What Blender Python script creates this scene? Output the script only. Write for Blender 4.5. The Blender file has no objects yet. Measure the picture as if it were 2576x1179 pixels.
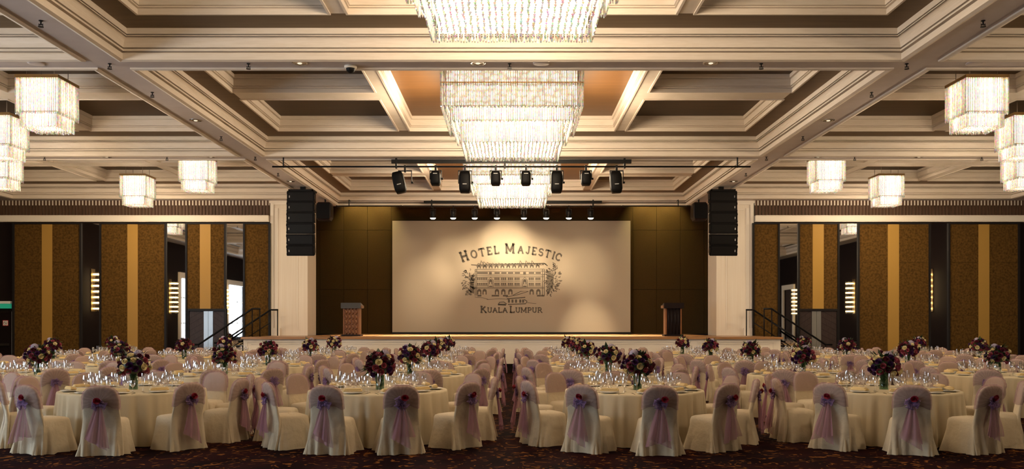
import bpy, math, random
import numpy as np
from mathutils import Vector, Matrix, Euler

random.seed(11)
R = math.radians
sc = bpy.context.scene
C = sc.collection

# ------------------------------------------------------------------ camera, world, exposure
FPX, HX, HY, CAMZ = 2200.0, 1288.0, 814.0, 1.76          # focal length in pixels, vanishing point, eye height
cam_d = bpy.data.cameras.new('camera')
cam = bpy.data.objects.new('camera', cam_d)
C.objects.link(cam)
cam.location = (0, 0, CAMZ)
cam.rotation_euler = (R(90), 0, 0)
cam_d.sensor_width = 36.0
cam_d.lens = 36.0 * FPX / 2576.0
cam_d.shift_y = (HY - 589.5) / 2576.0
cam_d.clip_end = 200
sc.camera = cam

world = bpy.data.worlds.new('world')
sc.world = world
world.use_nodes = True
world.node_tree.nodes['Background'].inputs[0].default_value = (0.5, 0.6, 0.8, 1)
world.node_tree.nodes['Background'].inputs[1].default_value = 0.3

sc.view_settings.view_transform = 'Standard'
sc.view_settings.look = 'None'
sc.view_settings.gamma = 1.0
sc.view_settings.use_curve_mapping = False
sc.view_settings.exposure = 0.33
sc.cycles.use_denoising = True
sc.cycles.use_adaptive_sampling = True
sc.cycles.adaptive_threshold = 0.09
sc.cycles.max_bounces = 6
sc.cycles.diffuse_bounces = 3
sc.cycles.glossy_bounces = 3
sc.cycles.transmission_bounces = 3
sc.cycles.transparent_max_bounces = 12
sc.cycles.caustics_reflective = False
sc.cycles.caustics_refractive = False
sc.cycles.sample_clamp_indirect = 4.0
sc.cycles.use_light_tree = False

BULB = 4.8            # radiance of the chandeliers' frosted lamps
SIDE, DOWN, SMALLW = 130.0, 45.0, 260.0   # watts of a big chandelier's sides and underside, of a small one
WARM = (1.0, 0.79, 0.54)
DAY = 14.0             # radiance of the daylit windows in the left wall

def px(x, y, d):
    """a point of the place seen at that pixel, d metres in front of the camera"""
    return Vector(((x - HX) / FPX * d, d, CAMZ + (HY - y) / FPX * d))
def wx(x, d): return (x - HX) / FPX * d
def wz(y, d): return CAMZ + (HY - y) / FPX * d

# ------------------------------------------------------------------ materials
MATS = {}
def mat(name, col, rough=0.6, metal=0.0, emit=None, estr=0.0, noise=None, bump=None, spec=None, sheen=0.0, emsamp=None):
    """noise = (scale xyz, colour 2, low, high, detail); bump = (scale, strength)"""
    m = bpy.data.materials.new(name)
    m.use_nodes = True
    nt = m.node_tree
    b = nt.nodes['Principled BSDF']
    b.inputs['Base Color'].default_value = (*col, 1)
    b.inputs['Roughness'].default_value = rough
    b.inputs['Metallic'].default_value = metal
    if spec is not None: b.inputs['Specular IOR Level'].default_value = spec
    if sheen: b.inputs['Sheen Weight'].default_value = sheen
    if emit:
        b.inputs['Emission Color'].default_value = (*emit, 1)
        b.inputs['Emission Strength'].default_value = estr
    if noise or bump:
        tc = nt.nodes.new('ShaderNodeTexCoord')
    if noise:
        scale, col2, lo, hi, det = noise
        mp = nt.nodes.new('ShaderNodeMapping')
        mp.inputs['Scale'].default_value = scale
        nt.links.new(tc.outputs['Object'], mp.inputs[0])
        n = nt.nodes.new('ShaderNodeTexNoise')
        n.inputs['Scale'].default_value = 1.0
        n.inputs['Detail'].default_value = det
        nt.links.new(mp.outputs[0], n.inputs['Vector'])
        r = nt.nodes.new('ShaderNodeValToRGB')
        r.color_ramp.elements[0].position = lo
        r.color_ramp.elements[0].color = (*col, 1)
        r.color_ramp.elements[1].position = hi
        r.color_ramp.elements[1].color = (*col2, 1)
        nt.links.new(n.outputs['Fac'], r.inputs[0])
        nt.links.new(r.outputs[0], b.inputs['Base Color'])
    if bump:
        n2 = nt.nodes.new('ShaderNodeTexNoise')
        n2.inputs['Scale'].default_value = bump[0]
        n2.inputs['Detail'].default_value = 3
        nt.links.new(tc.outputs['Object'], n2.inputs['Vector'])
        bp = nt.nodes.new('ShaderNodeBump')
        bp.inputs['Strength'].default_value = bump[1]
        bp.inputs['Distance'].default_value = 0.02
        nt.links.new(n2.outputs['Fac'], bp.inputs['Height'])
        nt.links.new(bp.outputs[0], b.inputs['Normal'])
    MATS[name] = m
    return m

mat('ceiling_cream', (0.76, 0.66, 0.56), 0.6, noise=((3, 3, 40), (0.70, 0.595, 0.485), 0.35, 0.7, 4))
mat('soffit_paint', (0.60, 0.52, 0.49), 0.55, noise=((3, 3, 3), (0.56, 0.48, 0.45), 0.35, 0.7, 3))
mat('ceiling_brown', (0.145, 0.088, 0.038), 0.6, noise=((0.8, 10, 10), (0.115, 0.068, 0.028), 0.35, 0.7, 4))
mat('coffer_brown', (0.075, 0.041, 0.016), 0.6, noise=((0.7, 9, 9), (0.055, 0.030, 0.011), 0.35, 0.7, 4))
mat('coffer_gold', (0.15, 0.066, 0.016), 0.5, noise=((0.5, 7, 7), (0.115, 0.05, 0.011), 0.3, 0.7, 4))
mat('panel_brown', (0.105, 0.054, 0.013), 0.8, spec=0.1, noise=((13, 13, 13), (0.046, 0.022, 0.006), 0.40, 0.72, 8), bump=(40, 0.2))
mat('panel_stripe', (0.38, 0.215, 0.05), 0.45)
mat('panel_frame', (0.016, 0.014, 0.014), 0.4, spec=0.25)
mat('dark_wall', (0.014, 0.009, 0.008), 0.7, spec=0.1)
mat('slat_wood', (0.085, 0.045, 0.028), 0.5)
mat('slat_back', (0.17, 0.12, 0.085), 0.7)
mat('white_paint', (0.78, 0.70, 0.60), 0.5)
mat('column_paint', (0.76, 0.67, 0.56), 0.5, noise=((14, 14, 0.4), (0.72, 0.62, 0.50), 0.35, 0.7, 3))
mat('olive_panel', (0.042, 0.024, 0.007), 0.75, noise=((30, 30, 30), (0.032, 0.018, 0.005), 0.35, 0.7, 3), spec=0.1)
mat('deck_wood', (0.36, 0.19, 0.085), 0.32, noise=((1, 18, 18), (0.26, 0.125, 0.05), 0.35, 0.7, 4))
mat('black_plastic', (0.004, 0.0035, 0.0035), 0.55, spec=0.15)
mat('black_metal', (0.006, 0.0055, 0.0055), 0.45, spec=0.25)
mat('grey_mark', (0.35, 0.34, 0.33), 0.5)
mat('chrome', (0.70, 0.69, 0.68), 0.22, 1.0)
mat('brass', (0.55, 0.38, 0.18), 0.3, 1.0)
mat('mirror', (0.62, 0.60, 0.58), 0.015, 1.0)
mat('screen_cloth', (0.47, 0.39, 0.295), 0.85, noise=((60, 60, 60), (0.44, 0.36, 0.27), 0.35, 0.7, 2))
mat('ink', (0.115, 0.098, 0.078), 0.9)
mat('ink_light', (0.47, 0.39, 0.295), 0.85)
mat('lectern_wood', (0.21, 0.085, 0.03), 0.35, noise=((30, 30, 4), (0.13, 0.045, 0.016), 0.35, 0.7, 3))
mat('lectern_top', (0.055, 0.052, 0.05), 0.3)
mat('lectern_dark', (0.010, 0.006, 0.006), 0.4, spec=0.2)
mat('door_veneer', (0.045, 0.030, 0.028), 0.45, noise=((25, 25, 5), (0.03, 0.019, 0.018), 0.35, 0.7, 3))
mat('steel', (0.62, 0.64, 0.66), 0.35, 0.9)
mat('sign_green', (0.02, 0.22, 0.13), 0.5, emit=(0.03, 0.5, 0.28), estr=0.25)
mat('sign_white', (0.8, 0.78, 0.75), 0.5)
mat('sign_red', (0.5, 0.06, 0.06), 0.5)
mat('chair_cotton', (0.57, 0.475, 0.33), 0.8, bump=(9, 0.8), sheen=0.1)
mat('table_cotton', (0.56, 0.47, 0.315), 0.8, bump=(9, 0.15))
mat('napkin', (0.68, 0.50, 0.24), 0.8)
mat('porcelain', (0.80, 0.77, 0.71), 0.25)
mat('cutlery', (0.42, 0.40, 0.37), 0.25, 1.0)
mat('leaf', (0.012, 0.030, 0.009), 0.5, noise=((12, 12, 12), (0.025, 0.048, 0.018), 0.4, 0.65, 3))
mat('stem', (0.02, 0.05, 0.018), 0.5)
for nm, c in dict(cream=(0.80, 0.68, 0.40), burgundy=(0.105, 0.012, 0.028), mauve=(0.34, 0.07, 0.10), plum=(0.065, 0.014, 0.080),
                  hydrangea=(0.36, 0.31, 0.40), red=(0.33, 0.025, 0.045)).items():
    mat('petal_' + nm, c, 0.6)
mat('lens_glow', (0.9, 0.9, 0.9), 0.2, emit=(1.0, 0.86, 0.62), estr=9)
mat('downlight_glow', (0.9, 0.9, 0.9), 0.2, emit=(1.0, 0.85, 0.6), estr=0.7)
mat('daylight', (0.8, 0.9, 1.0), 0.4, emit=(0.66, 0.83, 1.0), estr=DAY)

def carpet():
    m = mat('carpet', (0.02, 0.005, 0.006), 0.95, spec=0.05)
    nt = m.node_tree; b = nt.nodes['Principled BSDF']
    tc = nt.nodes.new('ShaderNodeTexCoord')
    mp = nt.nodes.new('ShaderNodeMapping'); mp.inputs['Scale'].default_value = (1, 1, 1)
    nt.links.new(tc.outputs['Object'], mp.inputs[0])
    def noise(scale, det, dist):
        n = nt.nodes.new('ShaderNodeTexNoise')
        n.inputs['Scale'].default_value = scale; n.inputs['Detail'].default_value = det; n.inputs['Distortion'].default_value = dist
        nt.links.new(mp.outputs[0], n.inputs['Vector']); return n
    def ramp(src, stops):
        r = nt.nodes.new('ShaderNodeValToRGB'); e = r.color_ramp.elements
        while len(e) < len(stops): e.new(0.5)
        for i, (p, c) in enumerate(stops): e[i].position = p; e[i].color = (c, c, c, 1) if not isinstance(c, tuple) else (*c, 1)
        nt.links.new(src, r.inputs[0]); return r
    a = noise(3.2, 1.0, 1.2); ra = ramp(a.outputs['Fac'], [(0.47, 0), (0.49, 1), (0.53, 1), (0.55, 0)])
    k = noise(8.0, 1.0, 0.6); rk = ramp(k.outputs['Fac'], [(0.52, 0), (0.56, 1)])
    d = noise(1.1, 2, 0.5); rd = ramp(d.outputs['Fac'], [(0.4, (0.017, 0.0035, 0.004)), (0.62, (0.007, 0.002, 0.003))])
    mul = nt.nodes.new('ShaderNodeMath'); mul.operation = 'MULTIPLY'
    nt.links.new(ra.outputs[0], mul.inputs[0]); nt.links.new(rk.outputs[0], mul.inputs[1])
    mx = nt.nodes.new('ShaderNodeMix'); mx.data_type = 'RGBA'
    nt.links.new(mul.outputs[0], mx.inputs['Factor']); nt.links.new(rd.outputs[0], mx.inputs['A'])
    mx.inputs['B'].default_value = (0.17, 0.066, 0.017, 1)
    nt.links.new(mx.outputs['Result'], b.inputs['Base Color'])
carpet()

def see_through(name, col, alpha, rough, kind='diffuse', facing=0.0, tint=(1, 1, 1)):
    """thin cloth or thin glass: part of the light passes straight on"""
    m = bpy.data.materials.new(name); m.use_nodes = True
    nt = m.node_tree; nt.nodes.clear()
    out = nt.nodes.new('ShaderNodeOutputMaterial')
    tr = nt.nodes.new('ShaderNodeBsdfTransparent'); tr.inputs[0].default_value = (*tint, 1)
    if kind == 'diffuse':
        s1 = nt.nodes.new('ShaderNodeBsdfDiffuse'); s1.inputs[0].default_value = (*col, 1)
        s2 = nt.nodes.new('ShaderNodeBsdfTranslucent'); s2.inputs[0].default_value = (*col, 1)
        sm = nt.nodes.new('ShaderNodeMixShader'); sm.inputs[0].default_value = 0.35
        nt.links.new(s1.outputs[0], sm.inputs[1]); nt.links.new(s2.outputs[0], sm.inputs[2]); s = sm
    else:
        s = nt.nodes.new('ShaderNodeBsdfGlossy'); s.inputs[0].default_value = (*col, 1); s.inputs['Roughness'].default_value = rough
    mx = nt.nodes.new('ShaderNodeMixShader'); mx.inputs[0].default_value = alpha
    if facing:
        lw = nt.nodes.new('ShaderNodeLayerWeight'); lw.inputs[0].default_value = 0.5
        mr = nt.nodes.new('ShaderNodeMapRange')
        mr.inputs['To Min'].default_value = alpha; mr.inputs['To Max'].default_value = min(1, alpha + facing)
        nt.links.new(lw.outputs['Facing'], mr.inputs['Value']); nt.links.new(mr.outputs[0], mx.inputs[0])
    nt.links.new(tr.outputs[0], mx.inputs[1]); nt.links.new(s.outputs[0], mx.inputs[2])
    nt.links.new(mx.outputs[0], out.inputs[0])
    MATS[name] = m; return m
def hood_cloth():
    m = see_through('organza', (0.42, 0.25, 0.285), 0.36, 0.5)
    nt = m.node_tree; mx = [n for n in nt.nodes if n.type == 'MIX_SHADER' and n.outputs[0].links[0].to_node.type == 'OUTPUT_MATERIAL'][0]
    tc = nt.nodes.new('ShaderNodeTexCoord'); sp = nt.nodes.new('ShaderNodeSeparateXYZ'); nt.links.new(tc.outputs['Object'], sp.inputs[0])
    def mth(op, a, b=None):
        n = nt.nodes.new('ShaderNodeMath'); n.operation = op
        for i, v in enumerate((a, b)):
            if v is None: continue
            if isinstance(v, (int, float)): n.inputs[i].default_value = v
            else: nt.links.new(v, n.inputs[i])
        return n.outputs[0]
    ang = mth('ARCTAN2', mth('SUBTRACT', sp.outputs[2], 0.72), mth('ADD', sp.outputs[0], 0.01))
    ns = nt.nodes.new('ShaderNodeTexNoise'); ns.inputs['Scale'].default_value = 9; nt.links.new(tc.outputs['Object'], ns.inputs['Vector'])
    w = mth('SINE', mth('ADD', mth('MULTIPLY', ang, 23.0), mth('MULTIPLY', ns.outputs['Fac'], 9.0)))
    back = mth('LESS_THAN', sp.outputs[1], -0.285)
    al = mth('ADD', 0.42, mth('MULTIPLY', mth('MULTIPLY', w, 0.055), back))
    nt.links.new(al, mx.inputs[0])
hood_cloth()
see_through('organza_bow', (0.36, 0.22, 0.40), 0.46, 0.5, facing=0.3)
see_through('organza_tail', (0.47, 0.25, 0.32), 0.5, 0.5, facing=0.35)
see_through('thin_glass', (1.0, 1.0, 1.0), 0.20, 0.09, 'glossy', facing=0.6)
see_through('vase_glass', (0.8, 0.9, 0.85), 0.08, 0.06, 'glossy', facing=0.3, tint=(0.55, 0.70, 0.58))

def crystal():
    m = bpy.data.materials.new('crystal'); m.use_nodes = True
    nt = m.node_tree; nt.nodes.clear()
    out = nt.nodes.new('ShaderNodeOutputMaterial')
    tr = nt.nodes.new('ShaderNodeBsdfTranslucent')
    tc = nt.nodes.new('ShaderNodeTexCoord')
    wn = nt.nodes.new('ShaderNodeTexNoise'); wn.inputs['Scale'].default_value = 22.0; wn.inputs['Detail'].default_value = 2  # noise hues put the prisms' rainbow sparkle into their colour
    nt.links.new(tc.outputs['Object'], wn.inputs['Vector'])
    hs = nt.nodes.new('ShaderNodeHueSaturation'); hs.inputs['Saturation'].default_value = 0.9; hs.inputs['Value'].default_value = 1.7
    nt.links.new(wn.outputs['Color'], hs.inputs['Color'])
    nt.links.new(hs.outputs[0], tr.inputs[0])
    gl = nt.nodes.new('ShaderNodeBsdfGlossy'); gl.inputs['Roughness'].default_value = 0.12; gl.inputs[0].default_value = (1, 0.97, 0.9, 1)
    mx = nt.nodes.new('ShaderNodeMixShader'); mx.inputs[0].default_value = 0.3
    nt.links.new(tr.outputs[0], mx.inputs[1]); nt.links.new(gl.outputs[0], mx.inputs[2]); nt.links.new(mx.outputs[0], out.inputs[0])
    MATS['crystal'] = m
crystal()

def lamp_mat(name, base, dots, scale):
    """the lamps inside a chandelier: rows of bulbs behind frosted glass"""
    m = bpy.data.materials.new(name); m.use_nodes = True
    nt = m.node_tree; nt.nodes.clear()
    out = nt.nodes.new('ShaderNodeOutputMaterial')
    em = nt.nodes.new('ShaderNodeEmission'); em.inputs[0].default_value = (*WARM, 1)
    tc = nt.nodes.new('ShaderNodeTexCoord')
    v = nt.nodes.new('ShaderNodeTexVoronoi'); v.inputs['Scale'].default_value = scale; v.inputs['Randomness'].default_value = 0.6
    nt.links.new(tc.outputs['Object'], v.inputs['Vector'])
    mr = nt.nodes.new('ShaderNodeMapRange')
    mr.inputs['From Min'].default_value = 0.1; mr.inputs['From Max'].default_value = 0.55
    mr.inputs['To Min'].default_value = dots; mr.inputs['To Max'].default_value = base
    nt.links.new(v.outputs['Distance'], mr.inputs['Value'])
    nt.links.new(mr.outputs[0], em.inputs[1]); nt.links.new(em.outputs[0], out.inputs[0])
    m.cycles.emission_sampling = 'NONE'
    MATS[name] = m
lamp_mat('lamp_low', BULB * 0.6, BULB * 1.5, 6)
lamp_mat('lamp_mid', BULB * 0.6, BULB * 1.5, 5)
lamp_mat('lamp_top', BULB * 0.16, BULB * 0.8, 8)

# ------------------------------------------------------------------ mesh helpers
class MB:
    def __init__(s): s.v = []; s.f = []
    def add(s, vs, fs):
        o = len(s.v); s.v += [tuple(p) for p in vs]; s.f += [tuple(i + o for i in f) for f in fs]; return s
    def box(s, x0, x1, y0, y1, z0, z1):
        vs = [(x0,y0,z0),(x1,y0,z0),(x1,y1,z0),(x0,y1,z0),(x0,y0,z1),(x1,y0,z1),(x1,y1,z1),(x0,y1,z1)]
        return s.add(vs, [(3,2,1,0),(4,5,6,7),(0,1,5,4),(1,2,6,5),(2,3,7,6),(3,0,4,7)])
    def loft(s, rings, cap0=False, cap1=False, closed=True):
        n = len(rings[0]); vs = [p for r in rings for p in r]; fs = []
        for i in range(len(rings) - 1):
            for j in range(n if closed else n - 1):
                k = (j + 1) % n
                fs.append((i*n + j, i*n + k, (i+1)*n + k, (i+1)*n + j))
        if cap0: fs.append(tuple(range(n - 1, -1, -1)))
        if cap1: fs.append(tuple((len(rings) - 1)*n + j for j in range(n)))
        return s.add(vs, fs)
    def lathe(s, prof, n=16, cx=0, cy=0, cap0=False, cap1=False):
        return s.loft([[(cx + r*math.cos(2*math.pi*j/n), cy + r*math.sin(2*math.pi*j/n), z) for j in range(n)] for r, z in prof], cap0, cap1)
    def tube(s, pts, r, n=8, cap=True):
        pts = [Vector(p) for p in pts]; rings = []
        for i, p in enumerate(pts):
            t = (pts[min(i+1, len(pts)-1)] - pts[max(i-1, 0)]).normalized()
            u = t.cross(Vector((0, 0, 1)) if abs(t.z) < 0.9 else Vector((1, 0, 0))).normalized(); w = t.cross(u)
            rr = r[i] if isinstance(r, (list, tuple)) else r
            rings.append([tuple(p + (u*math.cos(2*math.pi*j/n) + w*math.sin(2*math.pi*j/n))*rr) for j in range(n)])
        return s.loft(rings, cap, cap)
    def grid(s, fn, nu, nv):
        vs = [fn(i/nu, j/nv) for i in range(nu + 1) for j in range(nv + 1)]
        return s.add(vs, [(i*(nv+1)+j, (i+1)*(nv+1)+j, (i+1)*(nv+1)+j+1, i*(nv+1)+j+1) for i in range(nu) for j in range(nv)])
    def quad(s, a, b, c, d): return s.add([a, b, c, d], [(0, 1, 2, 3)])
    def merge(s, o, M=None):
        return s.add([tuple(M @ Vector(p)) for p in o.v] if M is not None else o.v, o.f)
    def mesh(s, name, m, smooth=False):
        me = bpy.data.meshes.new(name)
        me.from_pydata(s.v, [], s.f)
        me.materials.append(MATS[m])
        if smooth: me.polygons.foreach_set('use_smooth', [True]*len(me.polygons))
        me.update(); return me
    def build(s, name, m, parent=None, smooth=False, loc=None, kind=None, label=None):
        return place(name, s.mesh(name, m, smooth), parent, loc, kind, label)

def place(name, me, parent=None, loc=None, kind=None, label=None, rotz=0.0):
    o = bpy.data.objects.new(name, me)
    C.objects.link(o)
    if parent is not None: o.parent = parent
    if loc is not None: o.location = loc
    if rotz: o.rotation_euler = (0, 0, rotz)
    if kind: o['kind'] = kind
    if label: o['label'] = label
    return o
def empty(name, loc=(0, 0, 0), rotz=0.0):
    o = bpy.data.objects.new(name, None); C.objects.link(o); o.location = loc; o.rotation_euler = (0, 0, rotz); o.empty_display_size = 0.1
    return o
def tag(o, label, cat, group=None):
    o['label'] = label; o['category'] = cat
    if group: o['group'] = group
    return o
def copytree(o, parent=None):
    c = o.copy(); C.objects.link(c)
    if parent is not None: c.parent = parent
    for ch in list(o.children): copytree(ch, c)
    return c
def struct(o): o['kind'] = 'structure'; return o
def bx(name, x0, x1, y0, y1, z0, z1, m, parent=None): return MB().box(x0, x1, y0, y1, z0, z1).build(name, m, parent)

# ------------------------------------------------------------------ room shell
H1, H2, H3 = CAMZ + 4.92, CAMZ + 5.44, CAMZ + 5.84
XW, YB, YR, YS = 20.6, 35.0, -6.0, 40.6           # side walls, back wall, rear wall, stage back wall
STG = 1.29                                        # stage deck height
struct(bx('floor', -XW - .2, XW + .2, YR - .2, YB + .3, -0.12, 0.0, 'carpet'))
struct(bx('wall_rear', -XW, XW, YR - 0.2, YR, 0, H1, 'dark_wall'))
def side_wall(name, sg, holes):
    m = MB(); ys = [YR] + [v for h in holes for v in h[:2]] + [YB]
    x0, x1 = sorted((sg*XW, sg*(XW + .2)))
    for i in range(0, len(ys), 2): m.box(x0, x1, ys[i], ys[i+1], 0, H1)
    for y0, y1, z0, z1 in holes:
        if z0 > 0: m.box(x0, x1, y0, y1, 0, z0)
        m.box(x0, x1, y0, y1, z1, H1)
    return struct(m.build(name, 'dark_wall'))
def surround(o, sg, y0, y1, z0, z1):
    f = MB(); a, b = sorted((sg*(XW - .12), sg*(XW + .02)))
    for q in ((y0 - .3, y0, z0, z1 + .35), (y1, y1 + .3, z0, z1 + .35), (y0, y1, z1, z1 + .35)): f.box(a, b, *q)
    f.build('window_frame', 'white_paint', o)
LWIN = [(-3.8, -1.2, .8, 4.6), (2.7, 6.4, .8, 4.6), (8.0, 11.0, .8, 4.6), (13.0, 15.5, .8, 4.6)]  # third window shows in no mirror, added for its daylight
side_wall('wall_left', -1, LWIN)
for i, (y0, y1, z0, z1) in enumerate(LWIN):
    w = struct(bx('window_%d' % (i + 1), -XW - .16, -XW - .13, y0, y1, z0, z1, 'daylight'))
    surround(w, -1, y0, y1, z0, z1)
    g = MB()
    for k in (1, 2): y = y0 + (y1 - y0)*k/3; g.box(-XW - .12, -XW - .04, y - .06, y + .06, z0, z1)
    for z in (z0 + 1.0, z0 + 2.6): g.box(-XW - .12, -XW - .04, y0, y1, z - .03, z + .03)
    g.build('glazing_bar', 'white_paint', w)
side_wall('wall_right', 1, [(3.6, 5.8, 0, 4.3), (19.8, 21.8, 0, 4.3)])
for i, (y0, y1) in enumerate(((3.6, 5.8), (19.8, 21.8))):
    w = struct(bx('door_%d' % (i + 4), XW + .1, XW + .16, y0, y1, 0, 4.3, 'door_veneer')); surround(w, 1, y0, y1, 0, 4.3)
# --- ceiling: roof slab, main beams, coffered bays
ceil = struct(bx('ceiling', -XW - .2, XW + .2, YR - .2, 36.62, H3 + 0.1, H3 + 0.3, 'ceiling_cream'))
BX = [(-XW, -19.5), (-8.07, -7.23), (7.23, 8.07), (19.5, XW)]          # long beams
BY = [(YR, -1.7), (6.95, 7.6), (16.23, 16.91), (25.53, 26.20), (34.15, YB)]  # cross beams
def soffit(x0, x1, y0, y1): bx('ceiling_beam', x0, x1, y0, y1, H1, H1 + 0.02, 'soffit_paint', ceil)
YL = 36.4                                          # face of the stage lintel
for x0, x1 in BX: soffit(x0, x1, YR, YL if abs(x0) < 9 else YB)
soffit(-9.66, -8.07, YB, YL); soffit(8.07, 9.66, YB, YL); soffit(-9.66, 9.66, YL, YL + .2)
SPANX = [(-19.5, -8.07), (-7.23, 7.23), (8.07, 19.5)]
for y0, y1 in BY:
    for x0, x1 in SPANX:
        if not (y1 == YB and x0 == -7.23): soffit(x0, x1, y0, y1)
def ring(prof, x0, x1, y0, y1):
    m = MB()
    m.loft([[(x0 + o, y0 + o, z), (x1 - o, y0 + o, z), (x1 - o, y1 - o, z), (x0 + o, y1 - o, z)] for o, z in prof])
    return m
CROWN = [(-.11, H1), (-.11, H1 - .03), (-.055, H1 - .045), (.012, H1 - .025), (.012, H1 + .092), (-.07, H1 + .096), (-.07, H1 + .128), (.03, H1 + .132), (.03, H1 + .165), (-.04, H1 + .168), (-.04, H1 + .192), (.035, H1 + .195)]
CROWN += [(.035 + .085*(1 - math.cos(R(a))), H1 + .195 + .16*math.sin(R(a))) for a in (15, 30, 45, 60, 75, 90)]
CROWN += [(.05, H1 + .358), (.05, H1 + .374), (.135, H1 + .376), (.135, H1 + .39), (.06, H1 + .392), (.06, H1 + .408), (.145, H1 + .41), (.14, H2)]
def inner(h=H2):
    return [(-.035, h), (-.035, h - .02), (.008, h - .02), (.008, h + .075), (-.02, h + .08), (-.02, h + .095), (.03, h + .10), (.03, h + .115), (.004, h + .12), (.004, h + .13), (.045, h + .135), (.045, h + .29), (.02, h + .295), (.02, h + .31), (.075, h + .315), (.075, H3)]
def bay(xs, ys, holes, ribs, x0, x1, y0, y1, pan):
    ring(CROWN, x0, x1, y0, y1).build('crown_moulding', 'ceiling_cream', ceil)
    # flat border and ribs at the second level
    br, rb = MB(), MB()
    nx, ny = len(xs) - 1, len(ys) - 1
    for i in range(nx):
        for j in range(ny):
            cx, cy = (xs[i] + xs[i+1])/2, (ys[j] + ys[j+1])/2
            if any(h[0] < cx < h[1] and h[2] < cy < h[3] for h in holes): continue
            t = br if i in (0, nx - 1) or j in (0, ny - 1) else rb
            t.box(xs[i], xs[i+1], ys[j], ys[j+1], H2, H2 + 0.015)
    br.build('coffer_border', 'ceiling_brown', ceil)
    if rb.v: rb.build('coffer_rib', 'ceiling_cream', ceil)
    for h in holes:
        ring(inner(), *h).build('coffer_moulding', 'ceiling_cream', ceil)
        bx('coffer_panel', h[0], h[1], h[2], h[3], H3, H3 + .06, pan(h), ceil)
for bi, (a, b) in enumerate([(-1.7, 6.95), (7.6, 16.23), (16.91, 25.53), (26.20, 34.15)]):
    s = 0 if bi < 3 else 0.3
    y1, y2, y3, y4 = a + .85, b - 5.0 + s, b - 4.31 + s, b - .89
    xs = [-7.23, -6.57, -3.22, -2.88, 2.88, 3.22, 6.57, 7.23]
    holes = [(-2.88, 2.88, y1, y4)] + [(x0, x1, p, q) for x0, x1 in ((-6.57, -3.22), (3.22, 6.57)) for p, q in ((y1, y2), (y3, y4))]
    bc = b if bi < 3 else YL
    if bi == 3: y2, y3, y4 = bc - 4.9, bc - 4.2, bc - .89; holes = [(-2.88, 2.88, y1, y4)] + [(x0, x1, p, q) for x0, x1 in ((-6.57, -3.22), (3.22, 6.57)) for p, q in ((y1, y2), (y3, y4))]
    bay(xs, [a, y1, y2, y3, y4, bc], holes, None, -7.23, 7.23, a, bc, lambda h: 'coffer_gold' if h[0] == -2.88 else 'coffer_brown')
    y2, y3, y4 = b - 5.0 + s, b - 4.31 + s, b - .89
    for sg in (-1, 1):
        e = [8.07, 8.65, 11.85, 12.25, 15.45, 15.85, 18.95, 19.5]
        if sg < 0: e = [-v for v in reversed(e)]
        hs = [(e[i], e[i+1], p, q) for i in (1, 3, 5) for p, q in ((y1, y2), (y3, y4))]
        bay(e, [a, y1, y2, y3, y4, b], hs, None, e[0], e[-1], a, b, lambda h: 'coffer_brown')

# --- back wall: openings for the stage, slatted grille, panels, mirrors, doors
wb = MB()
for s in (-1, 1):
    wb.box(min(s*XW, s*9.66), max(s*XW, s*9.66), YB, YB + .2, 0, H1)
wb.box(-9.66, 9.66, 36.42, 36.6, H1 + .03, H1 + 1.6)
wall = struct(wb.build('wall_back', 'dark_wall'))
slat_me = MB().box(-.036, .036, -.06, 0, 0, .61).mesh('slat', 'slat_wood')
for s in (-1, 1):
    x0, x1 = (-XW, -9.69) if s < 0 else (9.69, XW)
    bx('grille_back', x0, x1, YB - .03, YB, H1 - .61, H1 - .19, 'slat_back', wall)
    bx('painted_lit_gap', x0, x1, YB - .03, YB, H1 - .19, H1, 'white_paint', wall).location.y = -.045  # white strip paints in the lit gap above the dark grille backing
    n = 82
    for i in range(n):
        place('slat', slat_me, wall, (x0 + (i + .5)*(x1 - x0)/n, YB - .03, H1 - .61))
    t = MB().box(x0, x1, YB - .22, YB, H1 - .83, H1 - .65)
    t.box(x0, x1, YB - .26, YB, H1 - .65, H1 - .61); t.box(x0, x1, YB - .18, YB, H1 - .86, H1 - .83)
    struct(t.build('trim_%d' % (1 if s < 0 else 2), 'white_paint'))
PT = wz(561, 34.9)
def seg(x0, x1, z0, z1, m, y=34.86, name='wall_panel'):
    return bx(name, x0, x1, y, YB - .01, z0, z1, m, wall)
def panel(p0, p1, s0=None, s1=None, zb=0.0):
    a, b = wx(p0, 34.9), wx(p1, 34.9)
    for q0, q1 in ((a, a + .07), (b - .07, b)): seg(q0, q1, 0, PT, 'panel_frame', 34.80, 'panel_frame')
    seg(a + .07, b - .07, PT - .05, PT, 'panel_frame', 34.80, 'panel_frame')
    a += .07; b -= .07
    lv = [zb, 2.09, 4.2, PT - .05] if zb < 2 else [zb, 4.2, PT - .05]
    cols = [(a, b, 'panel_brown')] if s0 is None else [(a, wx(s0, 34.9), 'panel_brown'), (wx(s1, 34.9), b, 'panel_brown')]
    for x0, x1, m in cols:
        for i in range(len(lv) - 1): seg(x0, x1, lv[i] + (.008 if i else 0), lv[i+1], m)
    if s0 is not None: seg(wx(s0, 34.9), wx(s1, 34.9), zb, PT - .05, 'panel_stripe', 34.84, 'gold_stripe')
def mirror(p0, p1, tilt):
    a, b = wx(p0, 34.9), wx(p1, 34.9); w = (b - a)/2
    o = MB().box(-w, w, -.012, .012, 0, PT - .02).build('mirror_strip', 'mirror', wall)
    o.location = ((a + b)/2, 34.88, 0); o.rotation_euler = (0, 0, tilt)
panel(34, 207, 107, 133); mirror(207, 252, 0); panel(252, 420, 322, 348); mirror(420, 468, 0); panel(468, 570, 504, 531, 2.36); mirror(570, 613, 0); panel(613, 681)
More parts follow.
